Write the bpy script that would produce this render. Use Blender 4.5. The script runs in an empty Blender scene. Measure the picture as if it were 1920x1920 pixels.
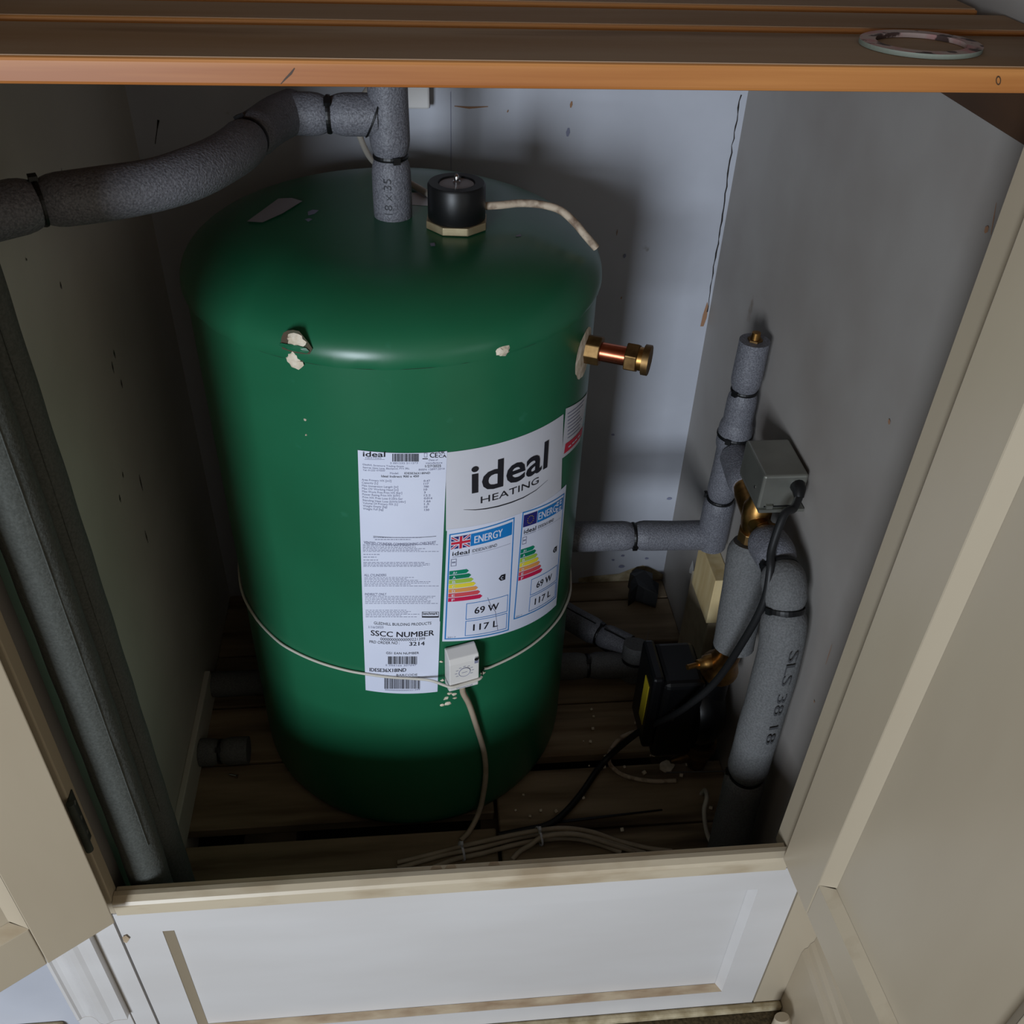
import bpy, math, random
import numpy as np
from mathutils import Vector, Matrix
random.seed(7)
SC = bpy.context.scene
COL = SC.collection

# ------------------------------------------------------------------ camera
F, CC = 1790.0, 960.0
_d = np.array([-95, 2260, F]); _d /= np.linalg.norm(_d)
_r = np.array([19380, -643, 1790.]); _r /= np.linalg.norm(_r); _r -= _d*(_r@_d); _r /= np.linalg.norm(_r)
_u = -_d; _f = np.cross(_u, _r)
if _f[2] < 0: _f = -_f
RM = np.stack([_r, _f, _u])                    # camera (x right, y down, z forward) -> world
CAM = np.array([0.0239, -1.1194, 1.3189])
cam_data = bpy.data.cameras.new('camera'); cam = bpy.data.objects.new('camera', cam_data)
COL.objects.link(cam)
cam_data.sensor_width = 36; cam_data.lens = 36*F/1920; cam_data.clip_start = .02
ax, ay, az = RM@np.array([1., 0, 0]), -(RM@np.array([0, 1., 0])), -(RM@np.array([0, 0, 1.]))
cam.matrix_world = Matrix(((ax[0], ay[0], az[0], CAM[0]), (ax[1], ay[1], az[1], CAM[1]), (ax[2], ay[2], az[2], CAM[2]), (0, 0, 0, 1)))
SC.camera = cam

# ------------------------------------------------------------------ world, lights, exposure
w = bpy.data.worlds.new('room_ambient'); SC.world = w; w.use_nodes = True
bg = w.node_tree.nodes['Background']; bg.inputs[0].default_value = (1.0, .87, .72, 1); bg.inputs[1].default_value = .165
wl = bpy.data.lights.new('window_daylight', 'AREA'); wl.shape = 'RECTANGLE'; wl.size = .72; wl.size_y = 1.05
wl.energy = 92; wl.color = (.80, .89, 1.0)
wo = bpy.data.objects.new('window_daylight', wl); COL.objects.link(wo)
wo.location = (-1.22, -3.3, 1.10)
wo.rotation_euler = (Vector((0.1, -.25, .55))-Vector(wo.location)).to_track_quat('-Z', 'Y').to_euler()
SC.view_settings.view_transform = 'Standard'; SC.view_settings.look = 'None'
SC.view_settings.exposure = 0.0; SC.view_settings.gamma = 1; SC.view_settings.use_curve_mapping = False

# ------------------------------------------------------------------ pixel -> place helpers
def ray(p):
    v = RM@np.array([p[0]-CC, p[1]-CC, F]); return v/np.linalg.norm(v)
def onx(p, x): v = ray(p); return Vector(CAM+(x-CAM[0])/v[0]*v)
def ony(p, y): v = ray(p); return Vector(CAM+(y-CAM[1])/v[1]*v)
def onz(p, z): v = ray(p); return Vector(CAM+(z-CAM[2])/v[2]*v)
TR = .25                                        # tank radius
def oncyl(p, r=TR):
    v = ray(p); a = v[0]**2+v[1]**2; b = CAM[0]*v[0]+CAM[1]*v[1]; c = CAM[0]**2+CAM[1]**2-r*r
    D = b*b-a*c; t = (-b-math.sqrt(max(D, 0)))/a
    q = CAM+t*v; return np.array([math.atan2(q[0], -q[1])*TR, q[2]])   # arc length, height
def cylpos(s, z, r): th = s/TR; return (r*math.sin(th), -r*math.cos(th), z)

# ------------------------------------------------------------------ materials
def lin(c): return tuple(((x/255)/12.92 if x/255 <= .04045 else ((x/255+.055)/1.055)**2.4) for x in c)+(1,)
MATS = {}
def mat(name, c1, c2=None, rough=.5, metal=0, scale=20, stretch=(1, 1, 1), bump=0, bscale=None, contrast=(.35, .65),
        c3=None, s3=4, t3=(.6, .72), spec=.5, coat=0, detail=4):
    if name in MATS: return MATS[name]
    m = bpy.data.materials.new(name); m.use_nodes = True; nt = m.node_tree; N = nt.nodes; Lk = nt.links
    b = N['Principled BSDF']; b.inputs['Roughness'].default_value = rough; b.inputs['Metallic'].default_value = metal
    b.inputs['Specular IOR Level'].default_value = spec; b.inputs['Coat Weight'].default_value = coat
    c1 = lin(c1); b.inputs['Base Color'].default_value = c1
    tc = N.new('ShaderNodeTexCoord'); mp = N.new('ShaderNodeMapping'); mp.inputs['Scale'].default_value = stretch
    Lk.new(tc.outputs['Object'], mp.inputs['Vector'])
    def noise(sc):
        n = N.new('ShaderNodeTexNoise'); n.inputs['Scale'].default_value = sc; n.inputs['Detail'].default_value = detail
        Lk.new(mp.outputs[0], n.inputs['Vector']); return n
    def mix(fac, a, bb):
        x = N.new('ShaderNodeMix'); x.data_type = 'RGBA'; Lk.new(fac, x.inputs[0])
        for sock, val in ((x.inputs[6], a), (x.inputs[7], bb)):
            if isinstance(val, tuple): sock.default_value = val
            else: Lk.new(val, sock)
        return x.outputs[2]
    def ramp(src, lo, hi):
        r = N.new('ShaderNodeMapRange'); r.inputs[1].default_value = lo; r.inputs[2].default_value = hi
        Lk.new(src, r.inputs[0]); return r.outputs[0]
    out = c1
    if c2:
        out = mix(ramp(noise(scale).outputs['Fac'], *contrast), c1, lin(c2))
    if c3:
        out = mix(ramp(noise(s3).outputs['Fac'], *t3), out, lin(c3))
    if not isinstance(out, tuple): Lk.new(out, b.inputs['Base Color'])
    if bump:
        bn = N.new('ShaderNodeBump'); bn.inputs['Strength'].default_value = bump; bn.inputs['Distance'].default_value = .002
        Lk.new(noise(bscale or scale).outputs['Fac'], bn.inputs['Height']); Lk.new(bn.outputs[0], b.inputs['Normal'])
    MATS[name] = m; return m

M_green = mat('green_paint', (26, 93, 62), (30, 101, 69), rough=.33, scale=5, bump=.05, bscale=30, spec=.5, c3=(40, 108, 80), s3=38, t3=(.70, .80))
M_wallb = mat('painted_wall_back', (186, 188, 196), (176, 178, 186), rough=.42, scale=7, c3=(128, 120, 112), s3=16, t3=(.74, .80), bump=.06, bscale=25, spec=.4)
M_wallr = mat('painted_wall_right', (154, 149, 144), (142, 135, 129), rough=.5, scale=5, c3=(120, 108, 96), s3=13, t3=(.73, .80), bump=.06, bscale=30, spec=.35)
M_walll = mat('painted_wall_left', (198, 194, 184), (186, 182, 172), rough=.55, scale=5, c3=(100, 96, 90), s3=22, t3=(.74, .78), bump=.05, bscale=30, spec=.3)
M_gloss = mat('cream_gloss_paint', (180, 167, 145), (173, 159, 137), rough=.3, scale=6, bump=.04, bscale=60, stretch=(1, 1, .35), spec=.5)
M_white = mat('white_gloss_paint', (208, 205, 203), (200, 196, 193), rough=.32, scale=8, bump=.05, bscale=50, stretch=(.3, 1, 1), spec=.5)
M_dirtw = mat('dirty_cream_paint', (192, 178, 154), (166, 148, 122), rough=.4, scale=26, stretch=(.4, 1, 1), contrast=(.45, .7), bump=.05)
M_bare = mat('bare_wood_edge', (182, 164, 138), (146, 122, 96), rough=.7, scale=60, stretch=(.3, 1, 1))
M_board = mat('old_floor_board', (150, 132, 108), (112, 96, 76), rough=.8, scale=18, stretch=(.18, 1.6, 1), bump=.25, c3=(62, 50, 40), s3=9, t3=(.52, .68), spec=.2)
M_boardb = mat('old_floor_board_pale', (158, 140, 114), (118, 98, 76), rough=.8, scale=22, stretch=(.15, 1.6, 1), bump=.25, c3=(72, 58, 44), s3=8, t3=(.55, .7), spec=.2)
M_dark = mat('dark_void', (20, 17, 14), rough=.9)
M_joist = mat('joist_wood', (70, 56, 42), (50, 40, 30), rough=.8, scale=20)
M_pine = mat('varnished_pine', (188, 128, 70), (152, 90, 40), rough=.45, scale=16, stretch=(.10, 3, 4), contrast=(.38, .66), bump=.05, c3=(140, 72, 32), s3=6, t3=(.6, .75), spec=.4)
M_pined = mat('dusty_pine_top', (158, 132, 108), (142, 110, 80), rough=.8, scale=10, stretch=(.2, 2, 2), c3=(112, 80, 50), s3=7, t3=(.58, .7), spec=.2)
M_batten = mat('dark_stained_batten', (74, 48, 26), (56, 36, 20), rough=.6, scale=20, stretch=(1, .2, 1))
M_rawpine = mat('raw_pine', (206, 186, 142), (186, 160, 112), rough=.65, scale=14, stretch=(3, 3, .4))
M_foam = mat('grey_pipe_foam', (114, 114, 120), (84, 84, 90), rough=.5, scale=520, contrast=(.35, .65), bump=.5, bscale=420, spec=.45, detail=2)
M_foamd = mat('dusty_pipe_foam', (104, 104, 104), (88, 88, 88), rough=.75, scale=420, contrast=(.35, .65), bump=.4, bscale=260, spec=.3, detail=2)
M_black = mat('black_plastic', (14, 14, 15), rough=.42, spec=.4)
M_blackr = mat('black_rubber', (22, 22, 23), rough=.5, spec=.4)
M_pump = mat('black_enamel', (9, 9, 11), rough=.35, spec=.4)
M_yellow = mat('yellow_label', (170, 150, 30), rough=.5)
M_brass = mat('aged_brass', (170, 128, 72), (120, 86, 46), rough=.38, metal=1, scale=60, contrast=(.4, .7))
M_brassd = mat('dull_brass', (136, 108, 70), (100, 76, 48), rough=.5, metal=1, scale=60)
M_copper = mat('copper_tube', (206, 122, 92), (186, 100, 72), rough=.25, metal=1, scale=50)
M_steel = mat('zinc_plated_steel', (150, 150, 142), (132, 132, 124), rough=.38, metal=.75, scale=12)
M_chrome = mat('bright_steel', (200, 200, 202), rough=.15, metal=1)
M_paper = mat('label_paper', (216, 220, 236), (208, 212, 230), rough=.4, scale=6, spec=.45)
M_paper2 = mat('label_vinyl', (206, 206, 214), (196, 196, 204), rough=.45, scale=9)
M_ink = mat('black_ink', (26, 26, 34), rough=.5)
M_inkg = mat('grey_ink', (126, 128, 150), rough=.6)
M_blue = mat('blue_ink', (20, 118, 190), rough=.45)
M_blued = mat('dark_blue_ink', (38, 38, 110), rough=.45)
M_redk = mat('red_ink', (196, 36, 62), rough=.45)
M_foamw = mat('white_insulation', (226, 214, 196), (196, 180, 156), rough=.85, scale=90, bump=.6)
M_rust = mat('scorched_edge', (82, 58, 42), (56, 66, 48), rough=.8, scale=60)
M_whitep = mat('white_plastic', (214, 210, 206), rough=.4)
M_cablew = mat('white_cable', (196, 190, 178), rough=.5)
M_cableg = mat('grey_beige_cable', (176, 160, 140), (158, 142, 122), rough=.55, scale=30)
M_cabled = mat('dirty_fabric_flex', (190, 172, 150), (118, 96, 78), rough=.7, scale=60, contrast=(.45, .65))
M_hinge = mat('painted_hinge', (52, 58, 52), (40, 44, 40), rough=.5, scale=80)
M_carpet = mat('room_carpet', (84, 72, 52), (58, 50, 36), rough=.95, scale=200, bump=.6, spec=.1)
M_dusty = mat('dusty_ledge', (190, 176, 146), (140, 124, 92), rough=.9, scale=40, bump=.4)
M_crack = mat('crack_shadow_filler', (34, 28, 24), rough=.9)
M_plaster = mat('exposed_plaster', (150, 112, 84), rough=.9)
M_tape = mat('silver_tape', (150, 146, 150), rough=.4)
M_floral = None

# ------------------------------------------------------------------ mesh helpers
class MB:
    def __init__(s): s.v = []; s.f = []
    def poly(s, pts): n = len(s.v); s.v += [tuple(p) for p in pts]; s.f.append(tuple(range(n, n+len(pts)))); return s
    def box(s, x0, x1, y0, y1, z0, z1, M=None):
        n = len(s.v); c = [Vector((x, y, z)) for z in (z0, z1) for y in (y0, y1) for x in (x0, x1)]
        s.v += [tuple(M@p if M else p) for p in c]
        s.f += [tuple(n+i for i in q) for q in ((0, 2, 3, 1), (4, 5, 7, 6), (0, 1, 5, 4), (2, 6, 7, 3), (0, 4, 6, 2), (1, 3, 7, 5))]; return s
    def prism(s, prof, a, b, M=None):
        """profile (list of (p,q)) swept along local x from a to b; point = (x,p,q)"""
        n = len(s.v); k = len(prof)
        for x in (a, b): s.v += [tuple(M@Vector((x, p, q)) if M else (x, p, q)) for p, q in prof]
        s.f += [(n+i, n+(i+1) % k, n+k+(i+1) % k, n+k+i) for i in range(k)]
        s.f += [tuple(n+i for i in reversed(range(k))), tuple(n+k+i for i in range(k))]; return s
    def tube(s, path, rad, seg=14, cap=True, phase=0):
        path = [Vector(p) for p in path]; n = len(s.v); m = len(path)
        if not hasattr(rad, '__len__'): rad = [rad]*m
        T = [(path[min(i+1, m-1)]-path[max(i-1, 0)]).normalized() for i in range(m)]
        up = Vector((0, 0, 1)) if abs(T[0].z) < .9 else Vector((0, 1, 0))
        nrm = (up-T[0]*up.dot(T[0])).normalized()
        for i in range(m):
            nrm = (nrm-T[i]*nrm.dot(T[i])).normalized(); bn = T[i].cross(nrm)
            for k in range(seg):
                a = 2*math.pi*k/seg+phase; s.v.append(tuple(path[i]+(nrm*math.cos(a)+bn*math.sin(a))*rad[i]))
        for i in range(m-1):
            for k in range(seg):
                k2 = (k+1) % seg; s.f.append((n+i*seg+k, n+i*seg+k2, n+(i+1)*seg+k2, n+(i+1)*seg+k))
        if cap: s.f += [tuple(n+k for k in reversed(range(seg))), tuple(n+(m-1)*seg+k for k in range(seg))]
        return s
    def ring(s, c, axis, R, r, seg=28, rs=6, flat=1.0):
        """closed band round an axis; r thickness, flat = width along the axis relative to r"""
        c = Vector(c); ax_ = Vector(axis).normalized(); up = Vector((0, 0, 1)) if abs(ax_.z) < .9 else Vector((0, 1, 0))
        a1 = (up-ax_*up.dot(ax_)).normalized(); a2 = ax_.cross(a1); n = len(s.v)
        for i in range(seg):
            t = 2*math.pi*i/seg; o = a1*math.cos(t)+a2*math.sin(t)
            for k in range(rs):
                q = 2*math.pi*k/rs; s.v.append(tuple(c+o*(R+r*math.cos(q))+ax_*(r*flat*math.sin(q))))
        for i in range(seg):
            for k in range(rs):
                i2, k2 = (i+1) % seg, (k+1) % rs; s.f.append((n+i*rs+k, n+i2*rs+k, n+i2*rs+k2, n+i*rs+k2))
        return s
    def lathe(s, prof, seg=96, c=(0, 0), wob=None):
        n = len(s.v); m = len(prof)
        for i, (r, z) in enumerate(prof):
            for k in range(seg):
                a = 2*math.pi*k/seg; rr = r+(wob(i, a) if wob else 0)
                s.v.append((c[0]+rr*math.sin(a), c[1]-rr*math.cos(a), z))
        for i in range(m-1):
            for k in range(seg):
                k2 = (k+1) % seg; s.f.append((n+i*seg+k, n+i*seg+k2, n+(i+1)*seg+k2, n+(i+1)*seg+k))
        s.f += [tuple(n+k for k in reversed(range(seg))), tuple(n+(m-1)*seg+k for k in range(seg))]; return s
    def ribbon(s, pts, nrm, w):
        """thin flat strip along pts on a surface with normal nrm"""
        pts = [Vector(p) for p in pts]; nrm = Vector(nrm); ws = w if hasattr(w, '__len__') else [w]*len(pts); n = len(s.v)
        for i, p in enumerate(pts):
            t = (pts[min(i+1, len(pts)-1)]-pts[max(i-1, 0)]).normalized(); sd = t.cross(nrm).normalized()*ws[i]/2
            s.v += [tuple(p-sd), tuple(p+sd)]
        s.f += [(n+2*i, n+2*i+1, n+2*i+3, n+2*i+2) for i in range(len(pts)-1)]; return s

def catmull(pts, n=8):
    P = [Vector(p) for p in pts]; P = [P[0]*2-P[1]]+P+[P[-1]*2-P[-2]]; out = []
    for i in range(1, len(P)-2):
        a, b, c, d = P[i-1:i+3]
        for k in range(n):
            t = k/n; out.append(.5*((2*b)+(c-a)*t+(2*a-5*b+4*c-d)*t*t+(3*b-a-3*c+d)*t**3))
    out.append(P[-2]); return out

def build(name, mb, m, parent=None, smooth=False, bevel=0, seg=2, label=None):
    me = bpy.data.meshes.new(name); me.from_pydata(mb.v, [], mb.f); me.update()
    o = bpy.data.objects.new(name, me); COL.objects.link(o)
    if m: me.materials.append(m)
    if smooth:
        me.polygons.foreach_set('use_smooth', [True]*len(me.polygons))
        try: me.set_sharp_from_angle(angle=math.radians(50))
        except Exception: pass
    if bevel:
        b = o.modifiers.new('bevel', 'BEVEL'); b.width = bevel; b.segments = seg; b.limit_method = 'ANGLE'
    if parent:
        o.parent = parent; o.matrix_parent_inverse = WM(parent).inverted()
    if label: o['label'] = label
    return o
def WM(o):
    M = Matrix.Translation(o.location)@o.rotation_euler.to_matrix().to_4x4()
    return M
def thing(name, label, cat, loc=(0, 0, 0), group=None):
    o = bpy.data.objects.new(name, None); COL.objects.link(o); o.location = loc; o.empty_display_size = .05
    o['label'] = label; o['category'] = cat
    if group: o['group'] = group
    return o
def tag(o, label, cat, group=None):
    o['label'] = label; o['category'] = cat
    if group: o['group'] = group
    return o
def struct(name, mb, m, label=None, bevel=0):
    o = build(name, mb, m, bevel=bevel); o['kind'] = 'structure'
    if label: o['label'] = label
    return o
def box(*a): return MB().box(*a)

# ================================================================== THE SETTING
XL, XR, YB, YF = -.361, .511, .30, -.511         # cupboard inside: left, right, back; front face of the frame
ZT, ZROOM, SILL = 2.05, -.105, .291
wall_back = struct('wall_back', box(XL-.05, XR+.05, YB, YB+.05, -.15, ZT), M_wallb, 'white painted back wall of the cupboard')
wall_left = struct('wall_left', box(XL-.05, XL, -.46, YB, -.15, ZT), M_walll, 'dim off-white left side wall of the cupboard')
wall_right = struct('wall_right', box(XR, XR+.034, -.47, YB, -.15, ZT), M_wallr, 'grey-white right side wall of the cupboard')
struct('ceiling', box(XL-.05, XR+.05, YF, YB+.05, ZT, ZT+.04), M_walll, 'painted top of the cupboard')
floor = struct('floor', box(XL, XR, -.49, YB, -.15, -.10), M_dark, 'dark void below the cupboard floor boards')
build('joist', box(-.27, -.19, -.47, YB, -.10, -.0225), M_joist, floor)
build('joist', box(.10, .16, -.47, YB, -.10, -.0225), M_joist, floor)
build('joist', box(.40, .46, -.47, YB, -.10, -.0225), M_joist, floor)
bn = 0
for x0, x1, edges in ((XL, .122, ((.138, YB), (.016, .134), (-.105, .011), (-.229, -.109), (-.368, -.257), (-.487, -.372))),
                      (.128, XR, ((.247, YB), (.127, .243), (-.013, .120), (-.127, -.017), (-.266, -.153), (-.372, -.270), (-.487, -.376)))):
    for y0, y1 in edges:
        dz = random.uniform(-.0015, 0)
        build('floor_board', box(x0, x1, y0, y1, -.022, dz), M_boardb if bn in (9, 2, 5) else M_board, floor, bevel=.002, seg=1); bn += 1

# cracks, dents and scuffs on the walls
def wig(pts, amp, n=6, ax_=0):
    out = []
    for p, q in zip(pts[:-1], pts[1:]):
        for k in range(n):
            v = p.lerp(q, k/n); v[ax_] += random.uniform(-amp, amp); out.append(v)
    return out+[pts[-1]]
cr = [ony(p, YB-.0012) for p in [(1389, 178), (1375, 260), (1362, 350), (1350, 440), (1338, 500), (1326, 585)]]
cpts = wig(cr, .0012, 7); build('crack', MB().ribbon(cpts, (0, -1, 0), [random.uniform(.0008, .0026) for _ in cpts]), M_crack, wall_back)
cr = [ony(p, YB-.0012) for p in [(1322, 650), (1308, 720), (1298, 790), (1290, 860), (1277, 930), (1262, 1000), (1252, 1075)]]
cpts = wig(cr, .0015, 6); build('crack', MB().ribbon(cpts, (0, -1, 0), [random.uniform(.0006, .002) for _ in cpts]), M_crack, wall_back)
build('chip', MB().poly([ony(p, YB-.001) for p in [(1326, 566), (1318, 590), (1313, 612), (1319, 612), (1325, 596), (1328, 575)]]), M_plaster, wall_back)
build('board_joint', MB().ribbon([ony((845, 172), YB-.0008), ony((846, 335), YB-.0008)], (0, -1, 0), .0007), M_inkg, wall_back)
build('scuff', MB().ribbon([ony(p, YB-.001) for p in [(852, 199), (880, 202), (915, 200)]], (0, -1, 0), [.001, .003, .001]), M_plaster, wall_back)
for px, l, wdt in (((1172, 476), 8, .005), ((953, 206), 5, .002), ((1066, 240), 16, .006), ((1072, 190), 12, .004), ((1158, 430), 12, .0012), ((1166, 556), 5, .002)):
    a = ony(px, YB-.001); b = ony((px[0]-2, px[1]+l), YB-.001)
    build('scuff', MB().ribbon([a, a.lerp(b, .5), b], (0, -1, 0), [wdt*.4, wdt, wdt*.4]), M_plaster if wdt < .005 else M_inkg, wall_back)
for a, b in (((213, 656), (217, 672)), ((210, 678), (214, 700)), ((227, 712), (230, 728)), ((272, 995), (278, 1018)), ((261, 890), (268, 920)), ((224, 928), (227, 942)),
             ((230, 885), (232, 896)), ((113, 528), (116, 542)), ((50, 484), (50, 489)), ((297, 225), (291, 270))):
    p, q = onx(a, XL+.0012), onx(b, XL+.0012)
    if a == (297, 225):
        p, q = ony(a, YB-.001), ony(b, YB-.001); build('scuff', MB().ribbon([p, p.lerp(q, .4), q], (0, -1, 0), [.003, .001, .001]), M_crack, wall_back); continue
    build('scuff', MB().ribbon([p, p.lerp(q, .5), q], (1, 0, 0), [.001, .0028, .0012]), M_crack, wall_left)
for a, b, wd in (((1667, 786), (1667, 796), .005), ((1560, 1208), (1548, 1246), .0015), ((1526, 1313), (1527, 1318), .003), ((1648, 1050), (1660, 1066), .008),
                 ((1868, 380), (1858, 440), .0015), ((1853, 425), (1846, 436), .006)):
    p, q = onx(a, XR-.0012), onx(b, XR-.0012)
    build('scuff', MB().ribbon([p, p.lerp(q, .5), q], (-1, 0, 0), [wd*.4, wd, wd*.4]), M_plaster, wall_right)
bl = struct('baseboard_left', box(XL, XL+.010, -.485, .045, -.0, .062), M_walll, 'low dark baseboard along the left wall', bevel=.002)

# front frame --------------------------------------------------------
jl = struct('trim_1', box(-.3745, -.340, YF+.0006, -.4915, .2626, 1.949), M_gloss, 'cream left jamb of the cupboard opening', bevel=.0015)
build('door_stop', box(-.40, -.349, -.4912, -.455, ZROOM, 1.949), M_wallr, jl, bevel=.001)
jr = struct('trim_2', box(.452, XR, YF+.0006, -.4701, .2626, 1.949), M_gloss, 'cream right jamb of the cupboard opening', bevel=.0015)
struct('trim_3', box(-.40, XR, YF, -.47, 1.95, ZT), M_gloss, 'cream head rail above the cupboard opening')
sill = struct('trim_4', MB().prism([(-.499, .262), (-.499, SILL), (-.505, SILL+.0005), (-.512, SILL-.0025), (-.5145, SILL-.006), (-.5145, SILL-.009), (-.5125, SILL-.0105), (-.5125, .262)], -.3395, .4515), M_dirtw,
              'worn cream sill nosing along the top of the low front panel')
build('back_strip', box(-.3395, .4515, -.499, -.4905, .262, SILL-.004), M_dirtw, sill, bevel=.001)
for cx in (818, 845, 926):
    q = onz((cx, 1640-.062*(cx-600)), SILL-.0035); build('chip', MB().poly([(q.x-.007, -.4962, SILL-.0032), (q.x+.007, -.4965, SILL-.0032), (q.x+.005, -.4915, SILL-.0032), (q.x-.004, -.4912, SILL-.0032)]), M_bare, sill)
# panelled rail under the sill: two stiles, two rails, sunk panel with moulded edges
rail = thing('trim_5', 'white panelled rail below the cupboard sill', 'panel'); rail.name = 'trim_5'; del rail['category']; rail['kind'] = 'structure'
PX0, PX1, PZ0, PZ1 = -.2978, .4270, -.0535, .2185
build('top_rail', box(-.345, .479, -.511, -.490, PZ1, .2625), M_white, rail)
build('bottom_rail', box(-.345, .479, -.511, -.490, ZROOM, PZ0), M_white, rail)
build('stile', box(-.345, PX0, -.511, -.490, PZ0, PZ1), M_white, rail)
build('stile', box(PX1, .479, -.511, -.490, PZ0, PZ1), M_white, rail)
build('sunk_panel', box(PX0, PX1, -.500, -.490, PZ0, PZ1), M_white, rail)
build('panel_bead', MB().poly([(PX0, -.5105, PZ1), (PX0, -.5105, PZ0), (PX0+.008, -.5004, PZ0), (PX0+.008, -.5004, PZ1)]), M_gloss, rail)
build('panel_bead', MB().poly([(PX1, -.5105, PZ0), (PX1, -.5105, PZ1), (PX1-.008, -.5004, PZ1), (PX1-.008, -.5004, PZ0)]), M_white, rail)
build('panel_bead', MB().poly([(PX0, -.5105, PZ0), (PX1, -.5105, PZ0), (PX1-.008, -.5004, PZ0+.004), (PX0+.008, -.5004, PZ0+.004)]), M_bare, rail)
# strips, architrave and plinth left and right of the rail
struct('trim_6', box(.4815, .5448, -.511, -.490, ZROOM, .2624), M_gloss, 'cream fillet between the low panel and the right-hand room wall')
sl = struct('trim_7', box(-.374, -.3475, -.5125, -.490, ZROOM, .2624), M_white, 'flaking white fillet beside the low panel')
chip = [ony(p, -.5132) for p in [(229, 1757), (236, 1754), (243, 1760), (238, 1768), (232, 1767)]]
build('chip', MB().poly(chip), M_bare, sl)
arch_prof = [(-.440, -.49), (-.440, -.517), (-.4375, -.5195), (-.4345, -.519), (-.4325, -.5165), (-.428, -.515), (-.422, -.5155), (-.415, -.519), (-.409, -.5245), (-.402, -.5270), (-.396, -.5255), (-.391, -.523), (-.383, -.5225), (-.3745, -.5225), (-.3745, -.49)]
MZ = Matrix(((0, 1, 0, 0), (0, 0, 1, 0), (1, 0, 0, 0), (0, 0, 0, 1)))
arch = struct('trim_8', MB().prism(arch_prof, .030, 1.99, MZ), M_white, 'white moulded architrave ending above a plain block')
build('cut_end', MB().poly([(x, y-.0002, .0298) for x, y in arch_prof[2:-1]]+[(-.3745, -.505, .0298), (-.440, -.505, .0298)]), M_bare, arch)
struct('trim_9', box(-.440, -.3745, -.515, -.49, ZROOM, .0295), M_white, 'plain white block under the architrave')
struct('wall_front', box(-1.3, -.4405, -.509, -.46, ZROOM, 2.4), M_wallb, 'pale room wall left of the cupboard door')
skl = struct('baseboard_front', box(-1.3, -.462, -.522, -.509, ZROOM, .012), M_dusty, 'dirty skirting on the room wall left of the cupboard', bevel=.003)
struct('wall_room', box(.545, .60, -3.0, -.455, ZROOM, 2.4), M_gloss, 'cream room wall right of the open door')
skp = [(.5449, ZROOM), (.522, ZROOM), (.522, .045), (.524, .055), (.528, .058), (.529, .068), (.533, .074), (.534, .086), (.5449, .094)]
MY = Matrix(((0, 1, 0, 0), (1, 0, 0, 0), (0, 0, 1, 0), (0, 0, 0, 1)))
struct('baseboard_right', MB().prism(skp, -2.9, -.5115, MY), M_gloss, 'cream moulded skirting on the room wall right of the cupboard')
struct('floor_room', box(-2.2, .545, -3.2, -.509, ZROOM-.03, ZROOM), M_carpet, 'brown carpet of the room in front of the cupboard')
struct('trim_10', box(-.345, .522, -.522, -.5112, ZROOM, ZROOM+.012), M_dusty, 'dusty ledge at the foot of the low panel', bevel=.003)

ck = [ony(p, -.5114) for p in [(1536, 1768), (1527, 1782), (1519, 1790), (1512, 1803), (1500, 1812), (1493, 1820)]]
fil = bpy.data.objects['trim_6']
build('crack', MB().ribbon(wig(ck, .0008, 3), (0, -1, 0), .0016), M_crack, fil)
build('nail_hole', MB().poly([ony((1516+4*math.cos(t), 1802+4*math.sin(t)), -.5116) for t in np.linspace(0, 2*math.pi, 9)[:-1]]), M_crack, fil)
build('paint_drip', MB().poly([onx(p, XR-.001) for p in [(1299, 1050), (1301, 1068), (1297, 1076), (1292, 1074), (1293, 1066)]]), M_whitep, wall_right)
for px_, w_ in (((1165, 1062), 6), ((1150, 1050), 4), ((1212, 1047), 4), ((1168, 1042), 4), ((1150, 815), 4), ((1255, 935), 5)):
    build('scuff', MB().poly([ony((px_[0]+w_*math.cos(t)*random.uniform(.6, 1.2), px_[1]+.5*w_*math.sin(t)), YB-.001) for t in np.linspace(0, 2*math.pi, 8)[:-1]]), M_inkg, wall_back)
dirt = [(1245, 1078), (1228, 1068), (1205, 1060), (1185, 1066), (1160, 1076), (1110, 1080), (1085, 1084), (1085, 1092), (1245, 1092)]
build('damp_stain', MB().poly([ony(p, YB-.0009) for p in dirt]), M_dusty, wall_back)
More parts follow.
